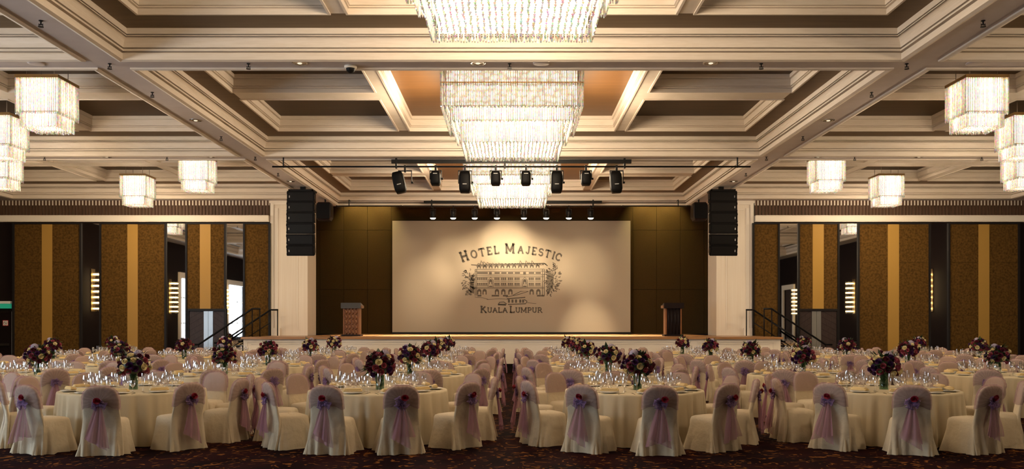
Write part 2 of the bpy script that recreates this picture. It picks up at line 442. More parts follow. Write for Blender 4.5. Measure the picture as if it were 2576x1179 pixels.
panel(1892, 1960); mirror(1960, 2006, 0); panel(2006, 2110, 2043, 2071, 2.36); mirror(2110, 2156, 0); panel(2156, 2339, 2232, 2260); mirror(2339, 2383, 0); panel(2383, 2563, 2460, 2487)
# double doors under the two narrow panels
for n, (p0, p1, q0, q1) in enumerate(((475, 566, 512, 535), (2012, 2106, 2043, 2066))):
    a, b, c, d = (wx(v, 34.8) for v in (p0, p1, q0, q1))
    f = MB().box(a - .05, a, 34.78, 34.98, 0, 2.36); f.box(b, b + .05, 34.78, 34.98, 0, 2.36); f.box(a, b, 34.78, 34.98, 2.27, 2.36)
    dr = struct(f.build('door_%d' % (n + 1), 'panel_frame'))
    for x0, x1, sg in ((a, c, 1), (d, b, -1)):
        leaf = bx('door_leaf', x0 + .01, x1 - .01, 34.84, 34.96, 0.01, 2.26, 'door_veneer', dr)
        g = MB()
        for k in range(9):                                     # chevron veneer joints
            z = .05 + k*.24
            g.add([(x0 + .03, 34.834, z), (x1 - .03, 34.834, z + sg*.3 if sg > 0 else z), (x1 - .03, 34.834, (z + sg*.3 if sg > 0 else z) + .012), (x0 + .03, 34.834, z + .012)] if sg > 0 else
                  [(x0 + .03, 34.834, z + .3), (x1 - .03, 34.834, z), (x1 - .03, 34.834, z + .012), (x0 + .03, 34.834, z + .312)], [(0, 1, 2, 3)])
        g.build('veneer_joint', 'panel_frame', leaf)
    bx('metal_strip', c, (c + d)/2 - .006, 34.82, 34.96, 0.01, 2.26, 'steel', dr)
    bx('metal_strip', (c + d)/2 + .006, d, 34.82, 34.96, 0.01, 2.26, 'steel', dr)
# service door in the dark corner
a, b = -XW + .01, wx(31, 34.8)
d3 = struct(bx('door_3', a, b - .05, 34.86, 34.98, 0, 2.2, 'lectern_dark'))
bx('door_frame', b - .05, b, 34.82, 34.98, 0, 2.25, 'steel', d3)
bx('push_bar', a, b - .12, 34.80, 34.86, .88, .98, 'chrome', d3)
s = tag(empty('door_notice', (wx(12, 34.8), 34.855, wz(812, 34.8))), 'small white square notice with red border on dark service door', 'sign')
bx('plate', -.11, .11, -.008, 0, -.11, .11, 'sign_red', s); bx('paper', -.09, .09, -.012, -.008, -.09, .09, 'sign_white', s)
g = MB()
for k in range(24):
    t0, t1 = 2*math.pi*k/24, 2*math.pi*(k+1)/24
    g.quad((.06*math.cos(t0), -.0135, .06*math.sin(t0)), (.06*math.cos(t1), -.0135, .06*math.sin(t1)), (.075*math.cos(t1), -.0135, .075*math.sin(t1)), (.075*math.cos(t0), -.0135, .075*math.sin(t0)))
g.quad((-.055, -.0135, .04), (.04, -.0135, -.055), (.052, -.0135, -.043), (-.043, -.0135, .052)); g.box(-.035, .035, -.0132, -.012, -.012, .012)
g.build('pictogram', 'ink', s)
s = tag(empty('exit_sign', (wx(-8, 34.8), 34.98, wz(774, 34.8))), 'green illuminated exit sign with pale top above the service door', 'sign')
bx('housing', -.30, .52, -.16, 0, .17, .27, 'sign_white', s); bx('face', -.30, .50, -.12, -.02, -.02, .17, 'sign_green', s)

# --- stage house
sh = MB()
sh.box(-9.9, 9.9, YS, YS + .2, 0, 8.3)
for s in (-1, 1): sh.box(s*9.7 - .2, s*9.7 + .2, YB + 1.5, YS, 0, 8.3)
sh.box(-9.9, 9.9, YB + 1.5, YS + .2, 8.1, 8.3)
swall = struct(sh.build('wall_stage', 'dark_wall'))
zj = [STG, wz(728, 40.5), wz(578, 40.5), 8.1]
vj = [-9.45, -8.9, -7.8, -6.7, -5.6, -4.0, -2.0, 0, 2.0, 4.0, 5.6, 6.7, 7.8, 8.9, 9.45]
for i in range(len(vj) - 1):
    for j in range(3):
        bx('acoustic_panel', vj[i] + .006, vj[i+1] - .006, YS - .06, YS, zj[j] + .006, zj[j+1] - .006, 'olive_panel', swall)

st = tag(empty('stage', (0, 31, 0)), 'raised stage with white panelled front and brown wooden edge', 'stage')
def spart(name, x0, x1, y0, y1, z0, z1, m, par=None): return bx(name, x0, x1, y0 - (31 if par is None else 31), y1 - 31, z0, z1, m, st if par is None else par)
spart('deck', -9.56, 9.56, 31.0, 35.0, STG - .05, STG, 'deck_wood'); spart('deck', -8.14, 8.14, 35.0, YS, STG - .05, STG, 'deck_wood')
spart('nosing', -9.6, 9.6, 30.94, 31.0, STG - .075, STG + .004, 'deck_wood')
spart('plinth', -9.4, 9.4, 31.12, 31.5, 0, .35, 'dark_wall')
spart('side_wall', -9.54, -9.44, 31.1, 35, 0, STG - .05, 'white_paint'); spart('side_wall', 9.44, 9.54, 31.1, 35, 0, STG - .05, 'white_paint')
spart('fascia', -9.54, 9.54, 31.06, 31.12, .34, STG - .05, 'white_paint')
edges = [608, 832, 1058, 1285, 1511, 1744, 1960]
for i in range(6):
    a, b = wx(edges[i], 31) + .1, wx(edges[i+1], 31) - .1
    for o, y, w in ((0.06, 31.035, .035), (.2, 31.045, .02)):
        m = MB(); x0, x1, z0, z1 = a + o, b - o, .40 + o*.6, STG - .12 - o*.6
        m.box(x0, x1, y - 31, .06, z1 - w, z1); m.box(x0, x1, y - 31, .06, z0, z0 + w)
        m.box(x0, x0 + w, y - 31, .06, z0 + w, z1 - w); m.box(x1 - w, x1, y - 31, .06, z0 + w, z1 - w)
        m.build('panel_moulding', 'white_paint', st)

# --- columns
for s, nm in ((-1, 'left'), (1, 'right')):
    c = tag(empty('column', (s*8.9, 35.0, STG)), 'tall cream panelled column at the %s edge of the stage opening' % nm, 'column')
    hh = H1 - STG
    bx('shaft', -.72, .72, .0, 1.5, 0, hh, 'column_paint', c)
    o = 1 if s < 0 else -1
    q = sorted((-.76*o, -.62*o)); bx('pilaster', q[0], q[1], -.06, 0, .0, hh, 'white_paint', c)
    q = sorted((-.60*o, -.46*o)); bx('pilaster_fillet', q[0], q[1], -.03, 0, .28, hh - .3, 'white_paint', c)
    q = sorted((-.78*o, -.36*o)); bx('plinth', q[0], q[1], -.10, 0, 0, .30, 'white_paint', c)
    q = sorted((.30*o, .34*o)); bx('panel_bead', q[0], q[1], -.025, 0, .25, hh - .35, 'white_paint', c)
    q = sorted((-.36*o, .34*o)); bx('panel_bead', q[0], q[1], -.025, 0, hh - .38, hh - .34, 'white_paint', c)
    m = MB().box(-.78, .78, -.08, .2, hh - .10, hh); m.box(-.75, .75, -.05, .2, hh - .16, hh - .10)
    m.build('capital', 'white_paint', c)

# --- stage stairs with handrails
for s, nm in ((-1, 'left'), (1, 'right')):
    t = tag(empty('stage_stairs', (s*9.56, 32.0, 0)), 'short flight of dark steps with black handrail, %s end of the stage' % nm, 'stairs')
    n = 7
    for k in range(n):
        x0, x1 = s*(.02 + k*.28), s*(.02 + (k + 1)*.28)
        bx('step', min(x0, x1), max(x0, x1), .1, 2.6, 0, STG - (k + 1)*STG/(n + 1), 'lectern_dark', t)
    for y in (.12, 2.55):
        m = MB(); m.tube([(-s*.32, y, STG + 1.02), (-s*.02, y, STG + 1.02), (s*1.95, y, 1.0), (s*2.2, y, 1.0)], .035)
        m.build('handrail', 'black_metal', t, True)
        MB().tube([(-s*.02, y, STG + .52), (s*1.95, y, .55)], .018).build('lower_rail', 'black_metal', t, True)
        for x, z0, z1 in ((-s*.3, STG, STG + 1.02), (-s*.02, STG, STG + 1.02), (s*1.0, .6, 1.65), (s*1.95, 0, 1.0)):
            MB().tube([(x, y, z0), (x, y, z1)], .022).build('post', 'black_metal', t, True)

# --- backdrop screen with the printed emblem
SD = 40.2
scr = tag(empty('backdrop_screen', (0, SD, 0)), 'wide beige fabric backdrop printed with a grey arched title and old building', 'backdrop')
sx0, sx1, sz0, sz1 = wx(987, SD), wx(1586, SD), wz(835, SD), wz(555, SD)
bx('cloth', sx0, sx1, 0, .1, sz0, sz1, 'screen_cloth', scr)
bx('base_board', sx0 - .02, sx1 + .05, .02, .3, STG, sz0, 'black_metal', scr)
bx('valance', sx0 + .05, sx1 - .05, .2, .3, sz1 - .05, wz(518, SD), 'olive_panel', scr)
def ip(x, y, lift=.004): return (wx(x, SD), -lift, wz(y, SD))
class Ink(MB):
    def line(s, pts, w, lift=.004, closed=False):
        n = len(pts); L = []; 
        for i, p in enumerate(pts):
            a = pts[i-1] if (i or closed) else p; b = pts[(i+1) % n] if (i < n-1 or closed) else p
            dx, dy = b[0]-a[0], b[1]-a[1]; l = math.hypot(dx, dy) or 1
            nx, ny = -dy/l*w/2, dx/l*w/2
            L.append((ip(p[0]+nx, p[1]+ny, lift), ip(p[0]-nx, p[1]-ny, lift)))
        for i in range(n if closed else n - 1):
            j = (i+1) % n; s.quad(L[i][0], L[j][0], L[j][1], L[i][1])
    def rect(s, x0, y0, x1, y1, lift=.004): s.quad(ip(x0, y1, lift), ip(x1, y1, lift), ip(x1, y0, lift), ip(x0, y0, lift))
    def arch(s, x, y, w, h, lift=.004, n=8):
        pts = [(x - w/2, y)] + [(x - w/2*math.cos(math.pi*k/n), y - (h - w/2) - w/2*math.sin(math.pi*k/n)) for k in range(n + 1)] + [(x + w/2, y)]
        s.add([ip(p[0], p[1], lift) for p in pts], [tuple(range(len(pts)))])
def zz(x, y): return (1130 + x/5.616, 590 + y/5.616)
# building
ink, wht = Ink(), Ink()
def zl(pts, w=1.0): ink.line([zz(*p) for p in pts], w*1.35)
def zr(a, b, c, d): p, q = zz(a, b), zz(c, d); ink.rect(p[0], p[1], q[0], q[1])
zl([(310, 425), (380, 430), (1340, 405), (1390, 440)], 1.8); zl([(380, 445), (1340, 425)], 1.0)
rr = random.Random(4)
xx = 400
while xx < 1330:
    h = rr.choice([18, 30, 55, 40, 12]) if 560 > xx > 440 or 720 > xx > 580 or 1200 > xx > 980 else 14
    zl([(xx, 420), (xx + 12, 420 - h), (xx + 30, 418 - h*.4), (xx + 44, 418)], 1.3); xx += rr.randint(34, 52)
for k in range(11):
    x = 420 + k*83; y = 478 - k*1.2; p = zz(x, y); ink.arch(p[0], p[1], 9.5, 8.5); p2 = zz(x, y); wht.arch(p2[0], p2[1], 4.0, 4.0, .006)
for y, w in ((490, 1.0), (517, 1.0), (570, 1.0), (598, .9), (748, 1.0), (762, .7)): zl([(368, y), (1345, y - 4)], w)
for x in (368, 388, 1318, 1345, 1385): zl([(x, 490), (x, 860)], 1.2)
for x in (395, 470, 640, 735, 830, 925, 1125, 1220):
    zr(x, 528, x + 75, 552)
    for y0, y1 in ((605, 640), (680, 712)):
        for k in range(3): zr(x + k*25, y0, x + k*25 + 18, y1)
    zl([(x - 4, 655), (x + 76, 655)], .7); zl([(x - 4, 722), (x + 76, 722)], .9)
for x in (585, 1068):
    zr(x - 22, 525, x + 16, 560); zl([(x - 35, 745), (x - 35, 640), (x, 600), (x + 35, 640), (x + 35, 745)], 1.0)
    p = zz(x, 700); ink.arch(p[0], p[1], 8, 13); p = zz(x, 700); wht.arch(p[0], p[1], 4, 6, .006); zr(x - 22, 722, x + 24, 738)
for x in (425, 500, 675, 765, 865, 1165, 1260):
    p = zz(x, 845); ink.arch(p[0], p[1], 10.5, 14); wht.arch(p[0], p[1], 5.0, 8, .006)
for x in (400, 600, 650, 760, 1240, 1300): zr(x, 850, x + rr.randint(40, 80), 872)
zl([(530, 915), (700, 905), (850, 912)], .8); zl([(1090, 960), (1230, 972)], .8); zl([(360, 880), (480, 892), (560, 915)], .8)
zl([(800, 880), (960, 850), (1120, 800), (1010, 800), (900, 855)], 1.2); zl([(815, 905), (1075, 885)], 2.0)
for x in (830, 880, 930, 990, 1030): zr(x, 915, x + 28, 960)
zl([(830, 985), (1080, 975), (1100, 940), (1060, 915)], 1.8); zl([(690, 990), (710, 955), (770, 950), (810, 975), (800, 995), (690, 990)], 1.6); zr(700, 975, 800, 992)
# trees on both sides: scribbled crowns
for x0, x1, y0, y1, n in ((180, 362, 480, 850, 70), (1350, 1580, 400, 860, 80)):
    for k in range(n):
        a = rr.random()*2*math.pi; q = math.sqrt(rr.random())
        x = (x0 + x1)/2 + q*math.cos(a)*(x1 - x0)/2; y = (y0 + y1)/2 + q*math.sin(a)*(y1 - y0)/2; r = rr.uniform(10, 24)
        zl([(x + r*math.cos(t), y + r*.8*math.sin(t)) for t in [a + .9*j for j in range(4)]], rr.uniform(.8, 1.7))
for k in range(16): zr(290 + k*4, 560 + rr.randint(-20, 20), 293 + k*4, 850 + rr.randint(-30, 10)); zr(1395 + k*5, 500 + rr.randint(0, 60), 1398.5 + k*5, 850 - k*8)
ink.build('printed_building', 'ink', scr); wht.build('printed_highlight', 'ink_light', scr)
# lettering
def arc(cx, cy, rx, ry, a0, a1, n=14): return [(cx + rx*math.cos(R(a0 + (a1-a0)*k/n)), cy + ry*math.sin(R(a0 + (a1-a0)*k/n))) for k in range(n + 1)]
def vs(x, y0=0, y1=1, t=.13): return [[(x, y0), (x, y1)], [(x - t, y0), (x + t, y0)], [(x - t, y1), (x + t, y1)]]
GL = {
 'H': (.86, vs(.16) + vs(.70) + [[(.16, .5), (.70, .5)]]), 'O': (.86, [arc(.43, .5, .36, .5, 0, 360, 24)]),
 'T': (.80, vs(.40, 0, 1) + [[(.04, .82), (.04, 1), (.76, 1), (.76, .82)]]),
 'E': (.74, vs(.17) + [[(.17, 1), (.64, 1), (.64, .84)], [(.17, .5), (.52, .5)], [(.17, 0), (.66, 0), (.66, .17)]]),
 'L': (.72, vs(.17) + [[(.17, 0), (.64, 0), (.64, .2)]]), 'M': (1.05, vs(.14) + vs(.90) + [[(.14, 1), (.52, .15)], [(.52, .15), (.90, 1)]]),
 'A': (.86, [[(.08, 0), (.42, 1)], [(.42, 1), (.76, 0)], [(.22, .36), (.62, .36)], [(0, 0), (.2, 0)], [(.64, 0), (.86, 0)]]),
 'J': (.66, [[(.46, 1), (.46, .3)] + arc(.28, .28, .18, .28, 0, -170, 8), [(.3, 1), (.62, 1)]]),
 'S': (.72, [arc(.36, .74, .27, .26, 20, 270, 10)[:-1] + arc(.36, .26, .28, .26, 90, -160, 10)]),
 'I': (.42, vs(.21)), 'C': (.80, [arc(.42, .5, .36, .5, 42, 318, 18), [(.70, .68), (.70, .95)]]),
 'K': (.84, vs(.16) + [[(.18, .42), (.66, 1)], [(.32, .58), (.74, 0)], [(.62, 0), (.84, 0)]]),
 'U': (.84, [[(.16, 1), (.16, .32)] + arc(.42, .32, .26, .32, 180, 360, 8) + [(.68, 1)], [(.02, 1), (.30, 1)], [(.56, 1), (.80, 1)]]),
 'P': (.74, vs(.17) + [[(.17, 1), (.42, 1)] + arc(.42, .74, .24, .26, 90, -90, 8) + [(.17, .48)]]),
 'R': (.84, vs(.17) + [[(.17, 1), (.42, 1)] + arc(.42, .74, .24, .26, 90, -90, 8) + [(.17, .48)], [(.42, .48), (.74, 0)], [(.62, 0), (.86, 0)]]),
}
def letter(ch, f):
    """f maps glyph space to backdrop pixels"""
    d = Ink()
    for sgm in GL[ch][1]:
        dense = sgm
        d.line([f(x + .06, y - .09) for x, y in dense], .10*f.h, .0035)
    for sgm in GL[ch][1]: d.line([f(*p) for p in sgm], .20*f.h, .006)
    d.build('printed_letter', 'ink', scr)
class Arc:
    def __init__(s, ang, h): s.a, s.h = ang, h
    def __call__(s, x, y):
        r = 359 + y*s.h; t = s.a + x*s.h/359
        return (1288 + r*math.sin(t), 994 - r*math.cos(t))
word = [('H', 23), ('O', 18), ('T', 18), ('E', 18), ('L', 18), (' ', 16), ('M', 22), ('A', 17), ('J', 17), ('E', 17), ('S', 17), ('T', 17), ('I', 17), ('C', 17)]
tot = sum((GL[c][0] if c != ' ' else .5)*h*1.08 for c, h in word)
sc_ = 257/tot; ang = -R(20.6)
for ch, h in word:
    w = (GL[ch][0] if ch != ' ' else .5)*h*1.08*sc_
    if ch != ' ': letter(ch, Arc(ang, h))
    ang += w/359
class Flat:
    def __init__(s, x, h, k): s.x, s.h, s.k = x, h, k
    def __call__(s, x, y): return (s.x + x*s.h*s.k, 785 - y*s.h)
word = [('K', 15), ('U', 11.5), ('A', 11.5), ('L', 11.5), ('A', 11.5), (' ', 5), ('L', 15), ('U', 11.5), ('M', 11.5), ('P', 11.5), ('U', 11.5), ('R', 11.5)]
tot = sum((GL[c][0] if c != ' ' else .5)*h for c, h in word); k = 157/tot; x = 1208
for ch, h in word:
    if ch != ' ': letter(ch, Flat(x, h, k*.92))
    x += (GL[ch][0] if ch != ' ' else .5)*h*k

# ------------------------------------------------------------------ chandeliers
def rods_along(m, half, z0, z1, step, r, rnd):
    """a square curtain of three-sided crystal prisms"""
    n = int(2*half/step)
    for side in range(4):
        for i in range(n):
            t = -half + (i + .5)*2*half/n
            x, y = ((t, -half), (half, t), (-t, half), (-half, -t))[side]
            a0 = rnd.random()*6.28; zb = z0 - rnd.random()*.02
            vs_ = [(x + r*math.cos(a0 + k*2.0944), y + r*math.sin(a0 + k*2.0944), z) for z in (zb, z1) for k in range(3)]
            vs_.append((x, y, zb - r*1.6))
            m.add(vs_, [(0, 1, 4, 3), (1, 2, 5, 4), (2, 0, 3, 5), (1, 0, 6), (2, 1, 6), (0, 2, 6)])
def drops(m, half, z, step, r, rnd, hole=0.0):
    n = int(2*half/step)
    for i in range(n):
        for j in range(n):
            x, y = -half + (i + .5)*2*half/n, -half + (j + .5)*2*half/n
            if max(abs(x), abs(y)) < hole: continue
            x += rnd.uniform(-.01, .01); y += rnd.uniform(-.01, .01); q = r*rnd.uniform(.7, 1.2)
            m.add([(x + q, y, z), (x, y + q, z), (x - q, y, z), (x, y - q, z), (x, y, z + q), (x, y, z - q*1.5)],
                  [(0, 1, 4), (1, 2, 4), (2, 3, 4), (3, 0, 4), (1, 0, 5), (2, 1, 5), (3, 2, 5), (0, 3, 5)])
def frame_sq(m, half, z0, z1, t):
    for q in ((-half, half, -half, -half + t), (-half, half, half - t, half), (-half, -half + t, -half + t, half - t), (half - t, half, -half + t, half - t)):
        m.box(q[0], q[1], q[2], q[3], z0, z1)
def big_chandelier():
    rnd = random.Random(3)
    root = empty('tiered_chandelier', (0, 0, 0))
    T = [(1.59, CAMZ + 5.30, H3 - .08, 'lamp_top'), (1.585, CAMZ + 4.84, CAMZ + 5.36, 'lamp_top'), (1.385, CAMZ + 4.57, CAMZ + 4.90, 'lamp_mid'), (1.165, CAMZ + 4.13, CAMZ + 4.63, 'lamp_low')]
    bx('canopy_plate', -1.5, 1.5, -1.5, 1.5, H3 - .08, H3 - .005, 'brass', root)
    for i, (h, z0, z1, lm) in enumerate(T):
        m = MB(); rods_along(m, h, z0, z1, .04, .0135, rnd)
        m.build('crystal_tier', 'crystal', root, kind='stuff')
        f = MB(); frame_sq(f, h + .01, z1 - .015, z1 + .012, .03); f.build('tier_frame', 'brass', root)
        nxt = T[i+1][0] if i < 3 else 0
        if i: 
            m = MB(); drops(m, h - .04, z0 + .02, .085, .022, rnd, max(0, nxt + .03)); m.build('crystal_drops', 'crystal', root, kind='stuff')
        c = MB().box(-h + .12, h - .12, -h + .12, h - .12, z0 + .06, z1 - .03)
        if i: c.f = [c.f[0]] + c.f[2:]                     # closed above by the tier over it
        c.build('lamp_core', lm, root)
    for k in range(4):
        a = k*math.pi/2; l = bpy.data.lights.new('side_glow', 'AREA'); l.shape = 'RECTANGLE'; l.size = 2.6; l.size_y = .7; l.energy = SIDE; l.color = WARM
        o = bpy.data.objects.new('side_glow', l); C.objects.link(o); o.parent = root
        o.location = (1.66*math.sin(a), -1.66*math.cos(a), CAMZ + 4.9); o.rotation_euler = (R(100), 0, a + math.pi)
    l = bpy.data.lights.new('under_glow', 'AREA'); l.size = 2.2; l.energy = DOWN; l.color = WARM
    o = bpy.data.objects.new('under_glow', l); C.objects.link(o); o.parent = root; o.location = (0, 0, CAMZ + 4.05)
    return root
big = big_chandelier()
for i, (y, w) in enumerate(((11.6, 'nearest and largest, cut off by the top of the picture'), (21.0, 'second from the stage, whole one in the middle'), (30.0, 'closest to the stage, behind the black lamps'))):
    o = big if i == 0 else copytree(big)
    o.location = (0, y, 0)
    tag(o, 'big tiered crystal chandelier, ' + w, 'chandelier', 'big tiered chandeliers down the centre')
def small_chandelier():
    rnd = random.Random(8)
    root = empty('square_chandelier', (0, 0, 0))
    z0, z1, zt = CAMZ + 4.30, CAMZ + 4.57, CAMZ + 5.40
    bx('top_plate', -.47, .47, -.47, .47, zt - .06, zt, 'brass', root)
    for h, a, b in ((.465, z1, zt - .06), (.40, z0, z1 + .05)):
        m = MB(); rods_along(m, h, a, b, .038, .0125, rnd); m.build('crystal_tier', 'crystal', root, kind='stuff')
        f = MB(); frame_sq(f, h + .005, b - .01, b + .008, .02); f.build('tier_frame', 'brass', root)
    m = MB(); drops(m, .37, z0 + .015, .07, .02, rnd); m.build('crystal_drops', 'crystal', root, kind='stuff')
    c = MB().box(-.37, .37, -.37, .37, z1 + .04, zt - .30); c.box(-.31, .31, -.31, .31, z0 + .05, z1 + .04)
    c.build('lamp_core', 'lamp_low', root)
    c = MB().box(-.37, .37, -.37, .37, zt - .30, zt - .07); c.build('lamp_core', 'lamp_mid', root)
    for x in (-.3, .3):
        for y in (-.3, .3): MB().tube([(x, y, zt), (x, y, H3 - .005)], .008, 5).build('suspension_rod', 'chrome', root)
    l = bpy.data.lights.new('glow', 'POINT'); l.energy = SMALLW; l.color = WARM; l.shadow_soft_size = .2
    o = bpy.data.objects.new('glow', l); C.objects.link(o); o.parent = root; o.location = (0, 0, z0 - .16); o.visible_glossy = False
    return root
sm = small_chandelier(); first = True
SMALL = [(10.3, 19.4, 'nearest the camera'), (13.3, 22.8, 'cut by the picture edge'), (10.2, 28.4, 'nearer the centre beam, by the slatted wall'), (13.65, 31.9, 'hanging low before the slatted grille'), (16.3, 27.9, 'farthest out, at the picture edge'),
         (10.3, 10.6, 'before the front row'), (13.3, 14.0, 'beside the front row'), (10.3, 2.0, 'out of view behind the camera')]
for s, nm in ((-1, 'left'), (1, 'right')):
    for x, y, w in SMALL:
        if x == 16.3 and s > 0: pass
        o = sm if first else copytree(sm); first = False
        o.location = (s*x, y, 0)
        tag(o, 'small square crystal chandelier, %s aisle ceiling, %s' % (nm, w), 'chandelier', 'small square chandeliers')

mat('sconce_glow', (0.9, 0.8, 0.6), 0.4, emit=(1.0, 0.74, 0.36), estr=7)
for sg, sd in ((-1, 'left'), (1, 'right')):
    for y, w in ((26.8, 'nearest the slatted wall'), (17.1, 'midway along'), (6.9, 'toward the camera')):
        o = tag(empty('crystal_wall_light', (sg*XW, y, 2.35)), 'tall ringed crystal wall light on the %s wall, %s' % (sd, w), 'wall light', 'crystal wall lights')
        bx('back_plate', min(0, -sg*.04), max(0, -sg*.04), -.2, .2, 0, 2.1, 'brass', o)
        for k in range(7):
            z = .12 + k*.28
            m = MB(); m.lathe([(.20, z), (.22, z + .02), (.22, z + .05), (.20, z + .07)], 14, -sg*.27, 0, True, True); m.build('lamp_ring', 'sconce_glow', o, True)
            m = MB(); n = 18
            for j in range(n):
                t = 2*math.pi*j/n; m.tube([(-sg*.27 + .235*math.cos(t), .235*math.sin(t), z - .1), (-sg*.27 + .235*math.cos(t), .235*math.sin(t), z + .14)], .016, 4)
            m.build('crystal_ring', 'thin_glass', o, kind='stuff')

# ------------------------------------------------------------------ ceiling fixtures
def spot_lamp(name, parent, loc, target, power, angle, blend=.6, col=(1.0, 0.80, 0.52), size=.06):
    l = bpy.data.lights.new(name, 'SPOT'); l.energy = power; l.spot_size = R(angle); l.spot_blend = blend; l.color = col; l.shadow_soft_size = size
    o = bpy.data.objects.new(name, l); C.objects.link(o)
    if parent is not None: o.parent = parent
    o.location = loc
    d = Vector(target) - Vector(loc)
    o.rotation_euler = d.to_track_quat('-Z', 'Y').to_euler()
    return o
ORD = ['first', 'second', 'third', 'fourth', 'fifth', 'sixth', 'seventh', 'eighth', 'ninth', 'tenth']
# sprinkler heads along the beams
m1 = MB().lathe([(.035, 0), (.035, -.012), (.012, -.015), (.012, -.06), (.02, -.065), (.008, -.07)], 8, cap0=True, cap1=True)
m1.box(-.035, -.028, -.004, .004, -.10, -.05).box(.028, .035, -.004, .004, -.10, -.05).box(-.035, .035, -.006, .006, -.075, -.062).lathe([(.045, -.10), (.045, -.107)], 8, cap0=True, cap1=True)
spr = m1.mesh('sprinkler_head', 'black_metal')
def sprinklers(pts, where):
    for i, (x, y) in enumerate(pts):
        tag(place('sprinkler_head', spr, None, (x, y, H1 + .002)), 'tiny T-shaped sprinkler head, %s from the left along %s' % (ORD[i], where), 'sprinkler', 'sprinkler heads under ' + where)
sprinklers([(wx(v, 16.55), 16.55) for v in (276, 625, 1282, 1915, 2281)], 'the nearest cross beam')
sprinklers([(wx(v, 25.8), 25.8) for v in (112, 420, 642, 1928, 2150, 2470)], 'the cross beam above the lamps')
for s, nm in ((-1, 'left'), (1, 'right')):
    for i, y in enumerate((14.2, 18.6, 23.0, 28.6)):
        tag(place('sprinkler_head', spr, None, (s*7.65, y, H1 + .002)), 'tiny T-shaped sprinkler head, %s outward along the long %s beam' % (ORD[i], nm), 'sprinkler', 'sprinkler heads under the long beams')
# recessed downlights
dm = MB().lathe([(.15, 0), (.15, -.012), (.115, -.018), (.105, -.004)], 20).mesh('trim_ring', 'chrome', True)
dg = MB().lathe([(.105, -.004), (.06, -.008), (.002, -.010)], 20).mesh('lamp', 'chrome', True)
dg2 = MB().lathe([(.045, -.014), (.030, -.022), (.002, -.026)], 14).mesh('bulb', 'downlight_glow', True)
def downlight(x, y, label, lit=True):
    o = tag(empty('recessed_downlight', (x, y, H1 + .001)), label, 'downlight', 'recessed downlights in the beams')
    place('trim_ring', dm, o); place('reflector', dg, o)
    if lit: place('bulb', dg2, o)
for i, v in enumerate((754, 1202, 1788)):
    downlight(wx(v, 16.5), 16.5, 'recessed round downlight, %s from the left in the nearest cross beam' % ORD[i])
for i, v in enumerate((268, 530, 2058, 2312)):
    downlight(wx(v, 25.75), 25.75, 'recessed round downlight, %s from the left in the cross beam above the lamps' % ORD[i])
for s, nm in ((-1, 'left'), (1, 'right')):
    downlight(s*7.65, 21.15, 'recessed round downlight halfway down the long %s beam' % nm)
    downlight(s*7.65, 30.2, 'recessed round downlight by the speaker stack on the %s beam' % nm)
sp = MB().lathe([(.16, 0), (.16, -.015), (.13, -.025), (.002, -.02)], 20, cap0=True).mesh('ceiling_speaker', 'soffit_paint', True)
for v, w in ((92, 'left end of'), (1362, 'middle of'), (2452, 'right end of')):
    tag(place('ceiling_speaker', sp, None, (wx(v, 16.5), 16.5, H1 + .001)), 'flush round ceiling speaker disc at the %s nearest cross beam' % w, 'speaker', 'flush ceiling speakers')
o = tag(empty('dome_camera', (wx(882, 16.7), 16.7, H1 + .001)), 'dark dome security camera under the nearest cross beam', 'camera')
MB().lathe([(.12, 0), (.12, -.03), (.105, -.05), (.002, -.05)], 20, cap0=True).build('mount', 'white_paint', o, True)
MB().lathe([(.088*math.cos(R(a)), -.05 - .088*math.sin(R(a))) for a in (0, 15, 30, 45, 60, 75, 89)], 20).build('dome', 'black_plastic', o, True)

# ------------------------------------------------------------------ stage lighting bars and lamps
def light_bar(name, d, ythick, ythin, t0, t1, n0, n1, hang, mid, label):
    o = tag(empty(name, (0, d, 0)), label, 'lighting bar')
    zt, zn = wz(ythick, d), wz(ythin, d)
    bx('cable_duct', wx(t0, d), wx(t1, d), -.05, .05, zt - .055, zt + .055, 'black_metal', o)
    MB().tube([(wx(n0, d), 0, zn), (wx(n1, d), 0, zn)], .026).build('pipe', 'black_metal', o, True)
    for v in hang:
        m = MB().tube([(wx(v, d), 0, zn - .03), (wx(v, d), 0, H1 + .02 if d < 30 else zn + .26)], .022, 6)
        if d > 30: m.tube([(wx(v, d), 0, zn + .24), (wx(v, d), .37, zn + .24)], .022, 6)
        m.build('hanger', 'black_metal', o)
    for v in mid: bx('bracket', wx(v, d) - .025, wx(v, d) + .025, -.06, .06, zn - .05, zt + .09, 'black_metal', o)
    return zn
def rbox(m, w, d, z0, z1, n=4, tw=1.0):
    rings = []
    for k in range(7):
        u = k/6; z = z0 + (z1 - z0)*u; e = 1 - .22*abs(2*u - 1)**6
        ww = w*e*(1 + (tw - 1)*u)
        rings.append([(ww*math.copysign(abs(math.cos(t))**(2/n), math.cos(t)), d*e*math.copysign(abs(math.sin(t))**(2/n), math.sin(t)), z) for t in [2*math.pi*j/20 for j in range(20)]])
    return m.loft(rings, True, True)
D1, D2 = 25.9, 36.05
zn1 = light_bar('lighting_bar', D1, 406, 419, 985, 1588, 685, 1888, (713, 1855), (997, 1270, 1571), 'long black lamp bar nearer the camera, carrying eight unlit stage lamps')
zn2 = light_bar('lighting_bar', D2, 508, 518, 1066, 1514, 845, 1737, (878, 1706), (1086, 1492), 'shorter black lamp bar above the backdrop, carrying eight lit spotlights')
